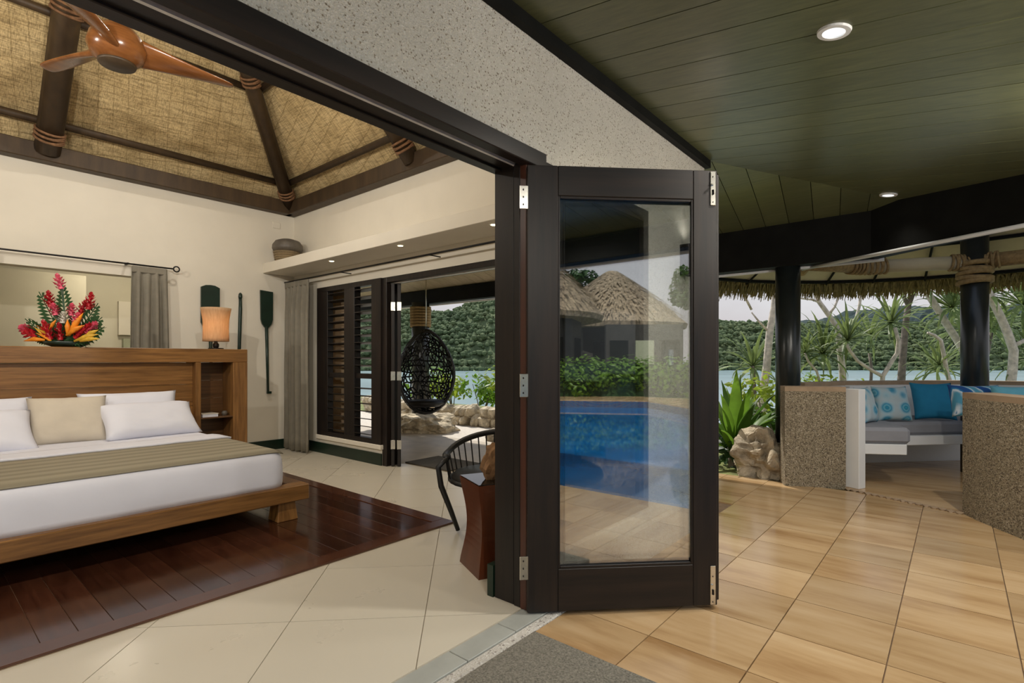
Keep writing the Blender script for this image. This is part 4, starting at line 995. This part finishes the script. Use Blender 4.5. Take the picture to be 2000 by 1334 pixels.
# ---------------------------------------------------------------- flowers
fb = Vector((1.02, 6.10, 1.315)); fl = root('flower_arrangement', 'tropical flower arrangement of red ginger and orange heliconia on the headboard', 'flowers', fb)
build(MB().lathe([(.10, 0), (.15, .02), (.17, .05), (.15, .05), (.12, .025)], fb, 24), 'bowl', 'green_paint', fl, smooth=True)
rr = random.Random(21); cx_, cy_ = .646, -.763     # screen-right direction in plan
def fpt(a, h, b=0): return fb + Vector((cx_ * a - cy_ * 0 + .763 * b, cy_ * a + .646 * b, h))
def stalk(p, par): build(MB().tube([fb + Vector((0, 0, .03)), fb.lerp(p, .5) + Vector((0, 0, .03)), p], .005, 5), 'stem', 'leaf_flower', par)
def ginger(a, h, b, L_, mat, dr):
    p = fpt(a, h, b); d = Vector((cx_ * dr[0], cy_ * dr[0], dr[1])).normalized(); u = d.orthogonal().normalized(); v = d.cross(u); m = MB()
    for k_ in range(34):
        t = k_ / 34; an = k_ * 2.4; out = (u * math.cos(an) + v * math.sin(an)); r_ = .032 * math.sin(math.pi * min(1, .25 + t * .75)) + .004
        q = p + d * L_ * t; e_ = q + out * r_ * 1.5 + d * L_ * .20; s_ = d.cross(out) * .013
        m.add([q + out * r_ * .4, q + out * r_ + s_ + d * .012, e_, q + out * r_ - s_ + d * .012], [(0, 1, 2, 3)])
    m.tube([p, p + d * L_ * .95], [.020, .008], 8)
    o = build(m, 'ginger_flower', mat, fl, fix=False); stalk(p, fl)
def frond(a, h, b, a1, h1, b1, mat='leaf_flower', n=9, lw_=.10):
    p, q = fpt(a, h, b), fpt(a1, h1, b1); d = (q - p); m = MB().tube([p, q], .004, 5); sd_ = d.normalized().cross(Vector((.763, .646, 0))).normalized()
    for k_ in range(n):
        t = .12 + .85 * k_ / n; c = p + d * t; l = lw_ * math.sin(math.pi * (.25 + .7 * t))
        for s_ in (1, -1):
            e_ = c + sd_ * s_ * l + d.normalized() * l * .55; wv = d.normalized() * .021
            m.add([c - wv * .4, (c + e_) / 2 - wv, e_, (c + e_) / 2 + wv], [(0, 1, 2, 3)])
    build(m, 'fern_leaf', mat, fl, fix=False)
def heli(a, h, b, a1, h1, b1, mat='orange_flower', w=.022):
    p, q = fpt(a, h, b), fpt(a1, h1, b1); m = MB(); mid_ = p.lerp(q, .5) + Vector((0, 0, .012))
    m.tube([p, mid_, q], [w * .45, w, .002], 7); build(m, 'heliconia_petal', mat, fl, smooth=True)
ginger(-.05, .52, .0, .13, 'pink_flower', (-.3, 1)); ginger(-.13, .36, -.02, .13, 'red_flower', (-.15, 1)); ginger(.19, .34, 0, .14, 'red_flower', (.2, 1))
ginger(-.06, .28, -.05, .10, 'pink_flower', (-.2, 1)); ginger(.06, .28, -.03, .10, 'pink_flower', (.1, 1)); ginger(.13, .20, -.08, .10, 'pink_flower', (.3, .8))
ginger(-.24, .12, -.05, .12, 'red_flower', (-1, .45)); ginger(-.29, .14, -.05, .09, 'pink_flower', (-1, .5)); ginger(.22, .13, -.06, .12, 'pink_flower', (.8, .8)); ginger(.14, .08, -.08, .17, 'red_flower', (.75, .7))
ginger(-.06, .06, -.10, .17, 'red_flower', (-.35, .9)); ginger(.02, .06, -.09, .14, 'red_flower', (-.1, 1)); ginger(.10, .30, .02, .12, 'red_flower', (.4, .9)); ginger(.035, .21, -.09, .09, 'white_flower', (.1, 1)); ginger(-.20, .08, -.08, .13, 'red_flower', (-.9, .4))
frond(0, .05, 0, -.04, .56, 0, n=12); frond(-.02, .05, 0, -.27, .50, .02, n=12, lw_=.11); frond(.05, .05, 0, .24, .40, .05, n=10); frond(.05, .05, 0, .30, .27, .02, n=9); frond(-.05, .03, -.05, -.33, .25, -.05, n=8, lw_=.06)
frond(.05, .03, -.05, .36, .18, -.03, n=8); frond(.05, .05, -.08, .28, .09, -.06, n=8, lw_=.06); frond(-.05, .05, -.08, -.24, .10, -.08, n=8, lw_=.06); frond(0, .02, -.08, .1, .22, -.05, n=8); frond(0, .04, -.06, -.12, .28, .02, n=9)
heli(.10, .10, -.10, .21, .30, -.08, w=.026); heli(.09, .10, -.11, .24, .19, -.10, w=.026); heli(.09, .10, -.10, .09, .24, -.10); heli(.15, .05, -.1, .36, .11, -.10, 'yellow_flower'); heli(.2, .05, -.1, .37, .07, -.10, 'yellow_flower'); heli(.22, .07, -.09, .36, .15, -.1, 'yellow_flower')
heli(-.05, .05, -.11, -.20, .17, -.10, 'yellow_flower'); heli(-.1, .06, -.11, -.28, .05, -.12); heli(-.08, .14, -.09, -.02, .24, -.09, 'orange_flower', .015); heli(-.1, .12, -.08, -.22, .19, -.06, 'orange_flower', .014); heli(-.02, .03, -.12, -.16, .12, -.13, 'orange_flower', .012)
for a_, h_, az_, ln in ((-.05, .03, 150, .32), (.08, .03, -60, .25), (0, .03, -110, .22), (.12, .03, -20, .25), (-.02, .05, -130, .2), (.05, .04, 60, .25), (-.1, .03, 190, .3)):
    build(MB().blade(fpt(a_, h_), R(az_), R(rr.uniform(35, 65)), ln, .06, .7, 6), 'leaf', 'leaf_flower', fl, fix=False)

# ---------------------------------------------------------------- side stool, driftwood, armchair
sc_ = Vector((2.265, 2.065, 0)); sto = root('side_stool', 'red-brown waisted wooden side table just inside the door jamb', 'side table', sc_)
m = MB(); P = []; ra = R(66); hz = .51; ns = 14
for i in range(ns + 1):
    t = i / ns; s_ = .150 - .033 * math.sin(math.pi * t) ** 1.3
    for dx, dy in ((-1, -1), (1, -1), (1, 1), (-1, 1)): P.append((sc_.x + s_ * (dx * math.cos(ra) - dy * math.sin(ra)), sc_.y + s_ * (dx * math.sin(ra) + dy * math.cos(ra)), t * hz))
F = [(4 * i + j, 4 * i + (j + 1) % 4, 4 * i + 4 + (j + 1) % 4, 4 * i + 4 + j) for i in range(ns) for j in range(4)] + [(3, 2, 1, 0), tuple(4 * ns + j for j in range(4))]
build(m.add(P, F), 'body', 'stool_wood', sto); build(MB().box((sc_.x, sc_.y, hz + .003), (.296, .296, .006), ra), 'glass_top', 'glass_dark', sto, bev=.001)
build(MB().rockb((2.285, 2.05, .61), (.18, .15, .22), 5, 3, .45), 'driftwood', 'driftwood', label='rough chunk of brown driftwood standing on the side table', cat='driftwood')
ac = Vector((2.80, 2.52, 0)); ach = root('armchair', 'black tube armchair strung with cords behind the side table', 'armchair', ac)
def hs(a, r_, z): return ac + Vector((r_ * math.cos(a), r_ * math.sin(a), z))
bk_ = R(25)      # back direction
arc = [bk_ + R(-125) + R(250) * i / 26 for i in range(27)]
top = [hs(a, .37 + .02 * math.cos(a - bk_), .52 + .12 * max(0, math.cos(a - bk_)) ** 1.0) for a in arc]
build(MB().tube(top, .022, 10), 'top_rail', 'black_wicker', ach, smooth=True)
low = [hs(a, .33, .36) for a in [2 * math.pi * i / 30 for i in range(30)]]; build(MB().tube(low, .016, 8, True), 'seat_ring', 'black_wicker', ach, smooth=True)
for i, a in enumerate(arc):
    if i % 1 == 0: build(MB().tube([top[i], hs(a, .335, .365)], .0055, 5), 'cord', 'black_wicker', ach)
for s_ in (0, -1):
    a = arc[s_]; build(MB().tube([top[s_], hs(a, .42, .46), hs(a, .40, .33), hs(a, .33, .15), hs(a, .28, 0.012)], [.017, .02, .02, .018, .015], 8), 'leg', 'black_wicker', ach, smooth=True)
for a in (bk_ + R(-45), bk_ + R(45)): build(MB().tube([hs(a, .33, .36), hs(a, .36, .18), hs(a, .33, 0.012)], .016, 8), 'leg', 'black_wicker', ach, smooth=True)
build(MB().lathe([(.0, .33), (.31, .34), (.325, .37), (.30, .40), (.0, .41)], ac, 28), 'seat', 'black_wicker', ach, smooth=True)

# ================================================================ booth (curved seating pavilion)
def wallpoly(pts, t):
    left = []
    for i, p in enumerate(pts):
        a = pts[max(i - 1, 0)]; b = pts[min(i + 1, len(pts) - 1)]; d = Vector((b[0] - a[0], b[1] - a[1])).normalized(); left.append((p[0] - d.y * t, p[1] + d.x * t))
    return pts + left[::-1]
def bwall(pts, t, z1, lab, mat='render_tan', over=.02):
    rt = root('booth_wall', lab, 'wall', (pts[0][0], pts[0][1], -.01))
    n = len(pts); q = wallpoly(pts, t)
    m = MB(); c = MB()
    for i in range(n - 1):
        quad = [q[i], q[i + 1], q[2 * n - 2 - i], q[2 * n - 1 - i]]; m.prism(quad, -.02, z1 - .045); c.prism(quad, z1 - .045, z1)
    build(m, 'body', mat, rt); 
    q2 = wallpoly([(p[0], p[1]) for p in pts], t)
    build(c, 'coping', 'coping', rt)
    return rt
A_, B_ = (5.83, .835), (5.466, -.034)
bwall([(5.80, .80), (5.70, 1.02), (5.57, 1.27)], -.16, .945, 'speckled low booth wall left of the booth entrance')
bwall([(4.2, -.86), (4.62, -.52), (4.95, -.33), (5.12, -.22), (5.30, -.11), (5.466, -.03)], -.22, .945, 'speckled low booth wall right of the booth entrance')
bwall([(6.50, 1.28), (6.85, 1.17), (7.2, 1.0)], .16, .945, 'low rear booth wall behind the dark post', 'white_paint')
bwall([(7.18, 1.02), (7.8, .5), (8.42, -.1)], .18, .95, 'low rear booth wall behind the blue cushions', 'white_paint')
bwall([(8.42, -.1), (8.5, -.9), (8.2, -1.7)], .18, .95, 'low rear booth wall at the right edge of the photo', 'white_paint')
struct(MB().prism([(5.45, -.05), (5.83, .83), (5.9, 1.25), (7.2, 1.0), (8.4, -.1), (8.2, -1.7), (6.0, -1.7)], -.15, -.008), 'floor_booth', 'sandstone')
ed = root('edging_strip', 'row of small edging stones across the booth entrance', 'edging', (5.6, .4, -.012)); rr = random.Random(8)
for i in range(16):
    t = (i + .5) / 16; build(MB().rockb((5.79 + (5.44 - 5.79) * t, .80 + (-.04 - .80) * t, -.010), (.075, .06, .03), i + 40, 1, .3), 'stone', 'coping', ed)
# bench
bn_ = root('bench', 'white L-shaped booth bench with grey seat cushions', 'bench', (6.6, .5, 0))
build(MB().prism([(5.83, .70), (5.93, .66), (5.985, .80), (5.885, .84)], -.008, .925), 'end_post', 'white_paint', bn_, bev=.004)
# arm section runs from the post toward the rear wall, then along the rear wall
arm = [(5.93, .70), (6.14, .36), (7.05, .62), (7.1, 1.0), (5.96, 1.2)]
rear = [(6.62, .60), (7.72, -.42), (8.30, -.12), (7.16, .98)]
def slab2(poly, z0, z1, name, mat, bev=.004): return build(MB().prism(poly, z0, z1), name, mat, bn_, bev=bev)
slab2(arm, .31, .405, 'seat_frame', 'white_paint'); slab2(rear, .31, .405, 'seat_frame', 'white_paint')
slab2([(5.92, .72), (6.17, .33), (7.02, .64), (7.08, .98), (5.97, 1.18)], .407, .56, 'seat_cushion', 'cushion_grey', .03); slab2([(6.74, .56), (7.70, -.34), (8.24, -.1), (7.16, .93)], .407, .545, 'seat_cushion', 'cushion_grey', .03)
slab2([(7.08, .94), (7.72, .42), (8.3, -.12), (8.36, -.06), (7.78, .47), (7.12, 1.0)], .545, .90, 'back_panel', 'white_paint')
def cushion(px, d, zc_, w, h, t, rz, tilt, mat, lab, seed):
    r_ = (px - 1000) / 1027 * d; x = r_ * .6464 + d * .763; y = -r_ * .763 + d * .6464
    o = pillow((x, y, zc_), w, h, t, rz, tilt, mat, lab, seed); o.name = 'cushion'; o['category'] = 'cushion'
vr = R(-49.7)
cushion(1690, 5.42, .735, .34, .38, .13, vr + R(35), R(-14), 'cushion_print', 'patterned blue cushion at the left end of the booth bench', 31)
cushion(1741, 5.60, .735, .38, .38, .13, vr + R(0), R(-16), 'cushion_print', 'patterned blue cushion leaning in the middle of the booth bench', 32)
cushion(1822, 5.75, .75, .40, .42, .14, vr + R(-14), R(-18), 'cushion_teal', 'plain teal cushion on the booth bench next to the right wall', 33)
cushion(1905, 5.15, .80, .46, .32, .14, vr + R(-8), R(-14), 'cushion_stripe', 'blue and white striped cushion peeping over the right booth wall', 34)
cushion(1988, 4.95, .80, .42, .32, .13, vr + R(-10), R(-14), 'cushion_pale_blue', 'pale blue cushion peeping over the right booth wall at the photo edge', 35)
b2 = root('bench', 'low white bench behind the right booth wall under the striped cushion', 'bench', (7.0, -.9, 0)); build(MB().prism([(6.2, -.55), (7.0, -1.4), (7.6, -.9), (6.85, -.1)], -.008, .64), 'seat_frame', 'white_paint', b2, bev=.004)
# booth posts and ring logs
def bpost(p, lab, r_=.118):
    rt = root('booth_post', lab, 'post', (p[0], p[1], -.01)); log((p[0], p[1], -.01), (p[0], p[1], 2.6), r_, 'pole', 'post_dark', 24, rt)
    lash((p[0], p[1], 2.13), (0, 0, 1), r_, 'rope_binding', rt, 'sinnet', 5, .028, .24); return rt
bpost((7.51, -.14), 'dark round post with rope binding rising behind the right booth wall')
ringp = [(6.27, 1.40), (7.12, .80), (7.51, -.14), (7.35, -1.15), (6.7, -1.7)]
ll = ['pale roof log running from the terrace post to the booth roof joint', 'rope-wrapped roof log left of the booth post', 'rope-wrapped roof log right of the booth post', 'roof log at the far right of the booth']
for i, (a, b) in enumerate(zip(ringp, ringp[1:])):
    rt = root('roof_log', ll[i], 'log', (*a, 2.22)); log((*a, 2.25), (*b, 2.25), .075, 'pole', 'roof_panel' if i % 2 else 'sinnet', 14, rt)
    d = Vector((b[0] - a[0], b[1] - a[1], 0)); p = Vector((*a, 2.25))
    for t in (.10, .88): lash(p + d * t, d, .075, 'rope_binding', rt, 'sinnet', 8, .013, .2)
C0 = Vector((6.0, -.1, 0)); RE, ZE_, ZA = 2.75, 2.24, 3.75
def cone(r_): return ZE_ + (ZA - ZE_) * (1 - r_ / RE)
angs = [R(-75 + 12 * i) for i in range(14)]
pv = root('thatched_roof', 'thatched booth roof with a ragged fringe seen from below', 'roof', (C0.x, C0.y, ZE_))
m = MB(); m2 = MB()
for a, b in zip(angs, angs[1:]):
    def cp(an, r_, dz=0): return (C0.x + r_ * math.cos(an), C0.y + r_ * math.sin(an), cone(r_) + dz)
    r0 = .55
    q = [cp(a, r0), cp(b, r0), cp(b, RE), cp(a, RE)]; m.add(q + [(x, y, z + .03) for x, y, z in q], [(0, 1, 2, 3), (7, 6, 5, 4), (0, 4, 5, 1), (1, 5, 6, 2), (2, 6, 7, 3), (3, 7, 4, 0)])
    q = [cp(a, r0, .04), cp(b, r0, .04), cp(b, RE + .12, .04), cp(a, RE + .12, .04)]; m2.add(q + [(x, y, z + .25) for x, y, z in q], [(0, 1, 2, 3), (7, 6, 5, 4), (0, 4, 5, 1), (1, 5, 6, 2), (2, 6, 7, 3), (3, 7, 4, 0)])
build(m, 'lining', 'roof_panel', pv, fix=True); build(m2, 'thatch', 'thatch', pv)
for rr_ in (2.68, 2.1, 1.5):
    build(MB().tube([(C0.x + rr_ * math.cos(a), C0.y + rr_ * math.sin(a), cone(rr_) - .02) for a in angs], .022, 6), 'purlin', 'beam_black', pv)
for a in angs[::1]:
    build(MB().tube([(C0.x + r_ * math.cos(a), C0.y + r_ * math.sin(a), cone(r_) - .03) for r_ in (.6, RE)], .014, 6), 'rafter', 'beam_black', pv)
for a in (angs[6], angs[10]):
    build(MB().tube([(C0.x + r_ * math.cos(a), C0.y + r_ * math.sin(a), cone(r_) - .11) for r_ in (.6, 2.35)], .07, 10), 'main_rafter', 'sinnet', pv, smooth=True)
rr = random.Random(17); fm = MB()
for _ in range(6500):
    a = rr.uniform(angs[0], angs[-1]); r_ = RE + rr.uniform(-.06, .14); l = rr.uniform(.08, .22); z = cone(RE) + rr.uniform(-.02, .12); tw = a + math.pi / 2 + rr.uniform(-.7, .7)
    p = Vector((C0.x + r_ * math.cos(a), C0.y + r_ * math.sin(a), z)); s_ = Vector((math.cos(tw), math.sin(tw), 0)) * rr.uniform(.006, .016); e_ = p + Vector((math.cos(a) * .05 + rr.uniform(-.05, .05), math.sin(a) * .05 + rr.uniform(-.05, .05), -l))
    fm.add([p - s_, p + s_, e_ + s_ * .4, e_ - s_ * .4], [(0, 1, 2, 3)])
build(fm, 'fringe', 'thatch_fringe', pv, fix=False, kind='stuff')

# ================================================================ garden by the booth: broad-leaved plant, trees
def at(px, py, d):
    r_ = (px - 1000) / 1027 * d; return Vector((r_ * .6464 + d * .763, -r_ * .763 + d * .6464, 1.2 + (703 - py) / 1027 * d))
bp_ = root('broad_leaved_plant', 'large plant with broad strap leaves at the terrace edge beside the door', 'plant', (6.42, 2.0, -.05)); rr = random.Random(4)
build(MB().tube([(6.42, 2.0, -.06), (6.44, 2.01, .12), (6.42, 2.0, .3)], [.07, .08, .07], 10), 'stem', 'trunk_dark', bp_)
for i in range(26):
    az = i * 2.399 + rr.uniform(-.2, .2); t = i / 26
    build(MB().blade((6.42 + .05 * math.cos(az), 2.0 + .05 * math.sin(az), .12 + .2 * t), az, R(35 + 48 * t), rr.uniform(.55, .85), rr.uniform(.11, .15), .9 - .4 * t, 7, .22), 'leaf', 'leaf_bright' if i % 3 else 'leaf_mid', bp_, fix=False, smooth=True)
for i, (px, d, w, h, mt, lab) in enumerate(((1445, 7.0, 1.0, .55, 'leaf_mid', 'low green shrub under the broad strap leaves'), (1500, 7.4, .9, 1.05, 'leaf_lime', 'pale leafy shrub left of the terrace post'), (1530, 6.6, .6, .6, 'leaf_mid', 'small green shrub behind the grey boulder'), (1590, 8.8, .9, 1.02, 'leaf_lime', 'lime leaves just above the booth coping right of the dark post'), (1675, 8.8, .9, 1.02, 'leaf_lime', 'lime leaves above the booth coping between two trunks'), (1440, 6.3, .7, .3, 'leaf_dark', 'dark low undergrowth at the terrace edge'), (1620, 9.5, 1.0, .9, 'leaf_bright', 'bright shrub behind the pale forked trunk'))):
    p = at(px, 703, d); shrub((p.x, p.y, -.06), w, h, lab, mt, 50 + i, 260, .06)
def tree(name, lab, paths, rads, heads, mat, cat, seed, hmat='leaf_pandanus'):
    b0 = Vector(paths[0][0]); rt = root(name, lab, cat, (b0.x, b0.y, -.06)); rr = random.Random(seed)
    tm_ = MB()
    for p_, r_ in zip(paths, rads): tm_.tube(p_, r_, 9)
    build(tm_, 'trunk', mat, rt, smooth=True)
    for (c, L_, n) in heads:
        m = MB()
        for i in range(n):
            az = i * 2.399; t = i / n
            m.blade(c, az + rr.uniform(-.2, .2), R(-25 + 110 * t + rr.uniform(-12, 12)), L_ * rr.uniform(.7, 1.0), L_ * .075, 1.7 - .8 * t, 6, .25)
        build(m, 'leaf_rosette', hmat, rt, fix=False)
    return rt
def pts(l, d): return [at(x, y, d + (e_[0] if e_ else 0)) for x, y, *e_ in l]
def T(name, lab, d, stems, heads, mat, cat, seed):
    P_, R_ = [], []
    for i, (l, w0, w1) in enumerate(stems):
        p = pts(l, d)
        if i == 0: p = [Vector((p[0].x, p[0].y, -.06))] + p
        n = len(p); P_.append(p); R_.append([(w0 + (w1 - w0) * k_ / (n - 1)) for k_ in range(n)])
    tree(name, lab, P_, R_, [(at(x, y, d + .1), L_, n) for x, y, L_, n in heads], mat, cat, seed)
T('slender_tree', 'pale trunk of a slender tree just left of the terrace post', 9, [([(1488, 780), (1497, 720), (1503, 650), (1512, 600), (1516, 540), (1520, 430)], .075, .045), ([(1503, 650), (1480, 625), (1468, 610)], .02, .012), ([(1468, 605), (1455, 580), (1445, 540)], .02, .02)], [], 'trunk', 'tree', 1)
T('slender_tree', 'pale forked tree right of the terrace post', 9, [([(1647, 760), (1645, 720), (1640, 680), (1637, 645), (1622, 620), (1600, 590), (1588, 560), (1580, 500)], .062, .03), ([(1637, 645), (1655, 635), (1672, 622), (1678, 600), (1684, 560), (1688, 500)], .03, .018), ([(1620, 612), (1630, 600), (1640, 575), (1645, 520)], .022, .014), ([(1600, 590), (1585, 585), (1566, 583), (1500, 570)], .02, .012)], [], 'trunk', 'tree', 2)
T('slender_tree', 'grey straight trunk forking near the thatch in the middle of the booth view', 9.2, [([(1759, 765), (1763, 700), (1768, 640), (1774, 595), (1784, 570), (1800, 500)], .068, .035), ([(1774, 597), (1762, 575), (1750, 520)], .035, .02)], [], 'trunk_dark', 'tree', 3)
T('pandanus_tree', 'pandanus with a pale Y-shaped trunk and spiky leaf heads', 8.2, [([(1723, 760), (1724, 735), (1738, 712), (1752, 690), (1755, 665), (1748, 640)], .036, .026), ([(1724, 735), (1700, 722), (1675, 705), (1660, 685), (1653, 672)], .028, .022)], [(1740, 630, .75, 34), (1655, 664, .75, 30)], 'trunk', 'tree', 4)
T('pandanus_tree', 'leaning pandanus trunk left of the booth post', 8.8, [([(1905, 760), (1890, 700), (1870, 665), (1850, 635), (1830, 602), (1810, 570), (1795, 520)], .06, .05)], [(1860, 600, 1.0, 40), (1812, 560, .8, 30)], 'trunk', 'tree', 5)
T('pandanus_tree', 'thin crooked pandanus stem in front of the hill', 8.0, [([(1860, 760), (1850, 730), (1843, 690), (1838, 665), (1825, 655), (1812, 650)], .036, .02)], [(1835, 712, .6, 26)], 'trunk', 'tree', 6)
T('pandanus_tree', 'curving pale pandanus trunk at the right edge of the photo', 8.0, [([(1972, 765), (1978, 720), (1980, 685), (1968, 650), (1955, 620), (1940, 590), (1925, 560)], .065, .05), ([(1980, 675), (1995, 668), (2020, 655)], .03, .03)], [(2000, 595, .95, 36), (1935, 575, .8, 30), (2020, 700, .8, 30)], 'trunk', 'tree', 7)
T('pandanus_tree', 'pandanus with a thin branch and drooping heads right of the terrace post', 8.6, [([(1607, 765), (1595, 725), (1578, 705), (1572, 690)], .022, .016)], [(1572, 690, .6, 28), (1608, 690, .85, 36)], 'trunk', 'tree', 8)
T('pandanus_tree', 'low pandanus head left of the slender tree over the water', 9.5, [([(1475, 780), (1472, 740), (1470, 715)], .04, .03)], [(1470, 715, .95, 34)], 'trunk_dark', 'tree', 9)
T('pandanus_tree', 'dense pandanus crown behind the booth post', 9.4, [([(1920, 765), (1925, 700), (1935, 650)], .05, .04)], [(1935, 640, 1.0, 38), (1880, 640, .9, 30), (1830, 725, .8, 26)], 'trunk_dark', 'tree', 10)
T('pandanus_tree', 'small pandanus head against the hill left of the Y-shaped trunk', 9.9, [([(1700, 770), (1702, 720), (1698, 690)], .03, .025)], [(1700, 655, .8, 30)], 'trunk_dark', 'tree', 11)

# ================================================================ pool court behind the viewer (seen mirrored in the glass)
PP = [(-9.5, -.7), (4, -.7), (4, -6), (-1.0, -9.2), (-3.4, -11.1), (-5.65, -9.8), (-9.5, -7.4)]
PO = [(-10, -.57), (4.2, -.57), (4.2, -6.5), (4.2, -12.6), (-3.4, -12.6), (-10, -12.6), (-10, -7.4)]
pl = root('swimming_pool', 'blue tiled swimming pool mirrored in the door glass', 'pool', (-2, -6, -1.6))
build(MB().prism(PP, -1.7, -1.6), 'pool_floor', 'pool_tile', pl)
for i in range(7):
    p, q = PP[i], PP[(i + 1) % 7]; build(MB().prism([p, q, ((q[0] * .995 + PO[(i + 1) % 7][0] * .005), (q[1] * .995 + PO[(i + 1) % 7][1] * .005)), (p[0] * .995 + PO[i][0] * .005, p[1] * .995 + PO[i][1] * .005)], -1.6, -.05), 'pool_wall', 'pool_tile', pl)
build(MB().prism(PP, -.24, -.23), 'water', 'pool_water', pl)
cp_ = MB()
for i in range(7): cp_.prism([PP[i], PP[(i + 1) % 7], PO[(i + 1) % 7], PO[i]], -.3, -.014)
cp_.b6(4.2, 4.9, -12.6, -.57, -.3, -.014)
struct(cp_, 'pool_coping', 'sandstone')
hg = root('hedge', 'clipped green hedge beyond the pool, mirrored in the door glass', 'hedge', (-5.5, -11.6, 0)); rr = random.Random(6); m = MB()
for i in range(44):
    u = i / 43; leafblob(m, rr, (-11.2 + 11.4 * u, -6.95 - 9.4 * u, .72 + rr.uniform(-.35, .35)), .52, 170, .085, 1)
build(m, 'foliage', 'leaf_bright', hg, fix=False, kind='stuff'); build(MB().prism([(-11.2, -7.0), (.2, -16.4), (0, -16.6), (-11.4, -7.2)], -.06, 1.05), 'branches', 'leaf_dark', hg)
wg = root('timber_wing', 'long low dark timber wing behind the hedge in the mirrored view', 'building', (-6, -18, 0))
build(MB().prism([(-8.0, -16.8), (-8.2, -17.04), (-5.6, -19.17), (-5.4, -18.93)], -.06, 2.75), 'wall', 'building_dark', wg)
for i in range(3):
    u = (i + .5) / 3; build(MB().box((-7.98 + 2.6 * u, -16.78 - 2.13 * u, 1.3), (.8, .06, 1.5), R(-39.3)), 'window_panel', 'glass_dark' if i != 1 else 'sage', wg)
def bure(cx_b, cy_b, w, zt, lab, seed):
    rt = root('thatched_house', lab, 'building', (cx_b, cy_b, 0)); 
    build(MB().lathe([(w * .80, -.05), (w * .80, 3.0)], (cx_b, cy_b, 0), 8), 'wall', 'building_dark', rt)
    for i in range(8):
        a = R(22.5 + 45 * i); 
        build(MB().box((cx_b + w * .75 * math.cos(a), cy_b + w * .75 * math.sin(a), 1.2), (.06, w * .34, 1.7), a), 'window_panel', 'glass_dark', rt)
    prof = [(w * 1.04, 2.75), (w * 1.06, 2.95)] + [(w * (1.04 - 1.0 * t), 2.95 + (zt - 2.95) * t ** .85) for t in [i / 12 for i in range(1, 13)]]
    m = MB().lathe(prof, (cx_b, cy_b, 0), 40); 
    m.v = [(x + .05 * mnoise.noise(Vector((x * 3, y * 3, z * 3 + seed))), y + .05 * mnoise.noise(Vector((x * 3, y * 3, z + 9))), z + .07 * mnoise.noise(Vector((x * 2.5, y * 2.5, z)))) for x, y, z in m.v]
    build(m, 'thatch', 'thatch', rt)
    rr = random.Random(seed); f_ = MB()
    for _ in range(5200):
        a = rr.uniform(0, 6.28); t = rr.random() ** .7; r_ = w * (1.07 - 1.0 * t); z = 2.95 + (zt - 2.95) * t ** .85 + .06; l = rr.uniform(.15, .4)
        p = Vector((cx_b + r_ * math.cos(a), cy_b + r_ * math.sin(a), z)); e_ = p + Vector((math.cos(a) * l * .8, math.sin(a) * l * .8, -l * .45)); s_ = Vector((-math.sin(a), math.cos(a), 0)) * .03
        f_.add([p - s_, p + s_, e_ + s_ * .3, e_ - s_ * .3], [(0, 1, 2, 3)])
    build(f_, 'straw', 'thatch', rt, fix=False, kind='stuff')
bure(-9.8, -20.6, 3.5, 5.7, 'round thatched house beyond the pool with a domed roof, mirrored in the glass', 3)
bure(-10.05, -13.2, 3.3, 6.2, 'thatched house at the left of the mirrored view', 5)
bure(-2.6, -22.2, 3.2, 5.0, 'thatched house at the right of the mirrored view', 7)
def bigtree(c, h, w, lab, seed, mat='leaf_dark'):
    rr = random.Random(seed); rt = root('broadleaf_tree', lab, 'tree', c); c = Vector(c); build(MB().tube([c, c + Vector((.1, 0, h * .5)), c + Vector((0, .1, h * .8))], [.2, .15, .08], 9), 'trunk', 'trunk_dark', rt); m = MB()
    for i in range(16): leafblob(m, rr, c + Vector((rr.uniform(-w, w), rr.uniform(-w, w), h * rr.uniform(.72, 1.0))), w * .45, 150, .17)
    build(m, 'foliage', mat, rt, fix=False, kind='stuff')
bigtree((-15.4, -25.8, 0), 7.0, 1.5, 'dark leafy tree between the two thatched roofs in the mirrored view', 2); bigtree((-7.5, -27.5, 0), 6.2, 1.6, 'green tree behind the domed thatched roof in the mirrored view', 3, 'leaf_mid')

# ---------------------------------------------------------------- groups of repeats
GR = {'folding_door': 'folded glazed door leaves', 'downlight': 'recessed downlights in the terrace ceiling', 'ring_beam': 'ring beams of the bedroom roof', 'roof_rafter': 'rafters of the bedroom roof', 'roof_purlin': 'purlins of the bedroom roof',
      'spotlight': 'bedroom spotlights', 'fill_uplight': 'added fill uplights on the eave beam', 'eave_beam': 'eave beams of the terrace roof', 'eave_strip': 'pale strips under the eave beams', 'curtain': 'grey bedroom curtains', 'curtain_rod': 'bedroom curtain rods', 'pillow': 'pillows on the bed',
      'cushion': 'cushions on the booth bench', 'paddle': 'paddles on the headboard wall', 'door_mat': 'door mats', 'base_rock': 'boulders at the post feet', 'garden_rock': 'small garden rocks', 'verandah_post': 'round verandah posts', 'booth_wall': 'low booth walls', 'bench': 'booth benches',
      'roof_log': 'logs of the booth roof ring', 'slender_tree': 'slender pale trees by the bay', 'pandanus_tree': 'pandanus trees by the bay', 'thatched_house': 'thatched houses beyond the pool', 'broadleaf_tree': 'trees beyond the pool'}
for o in scn.objects:
    if o.parent is None and o.get('label'):
        b_ = o.name.split('.')[0]
        if b_ in GR: o['group'] = GR[b_]
        elif b_ == 'shrub' and not o.get('group'): o['group'] = 'shrubs beside the booth'
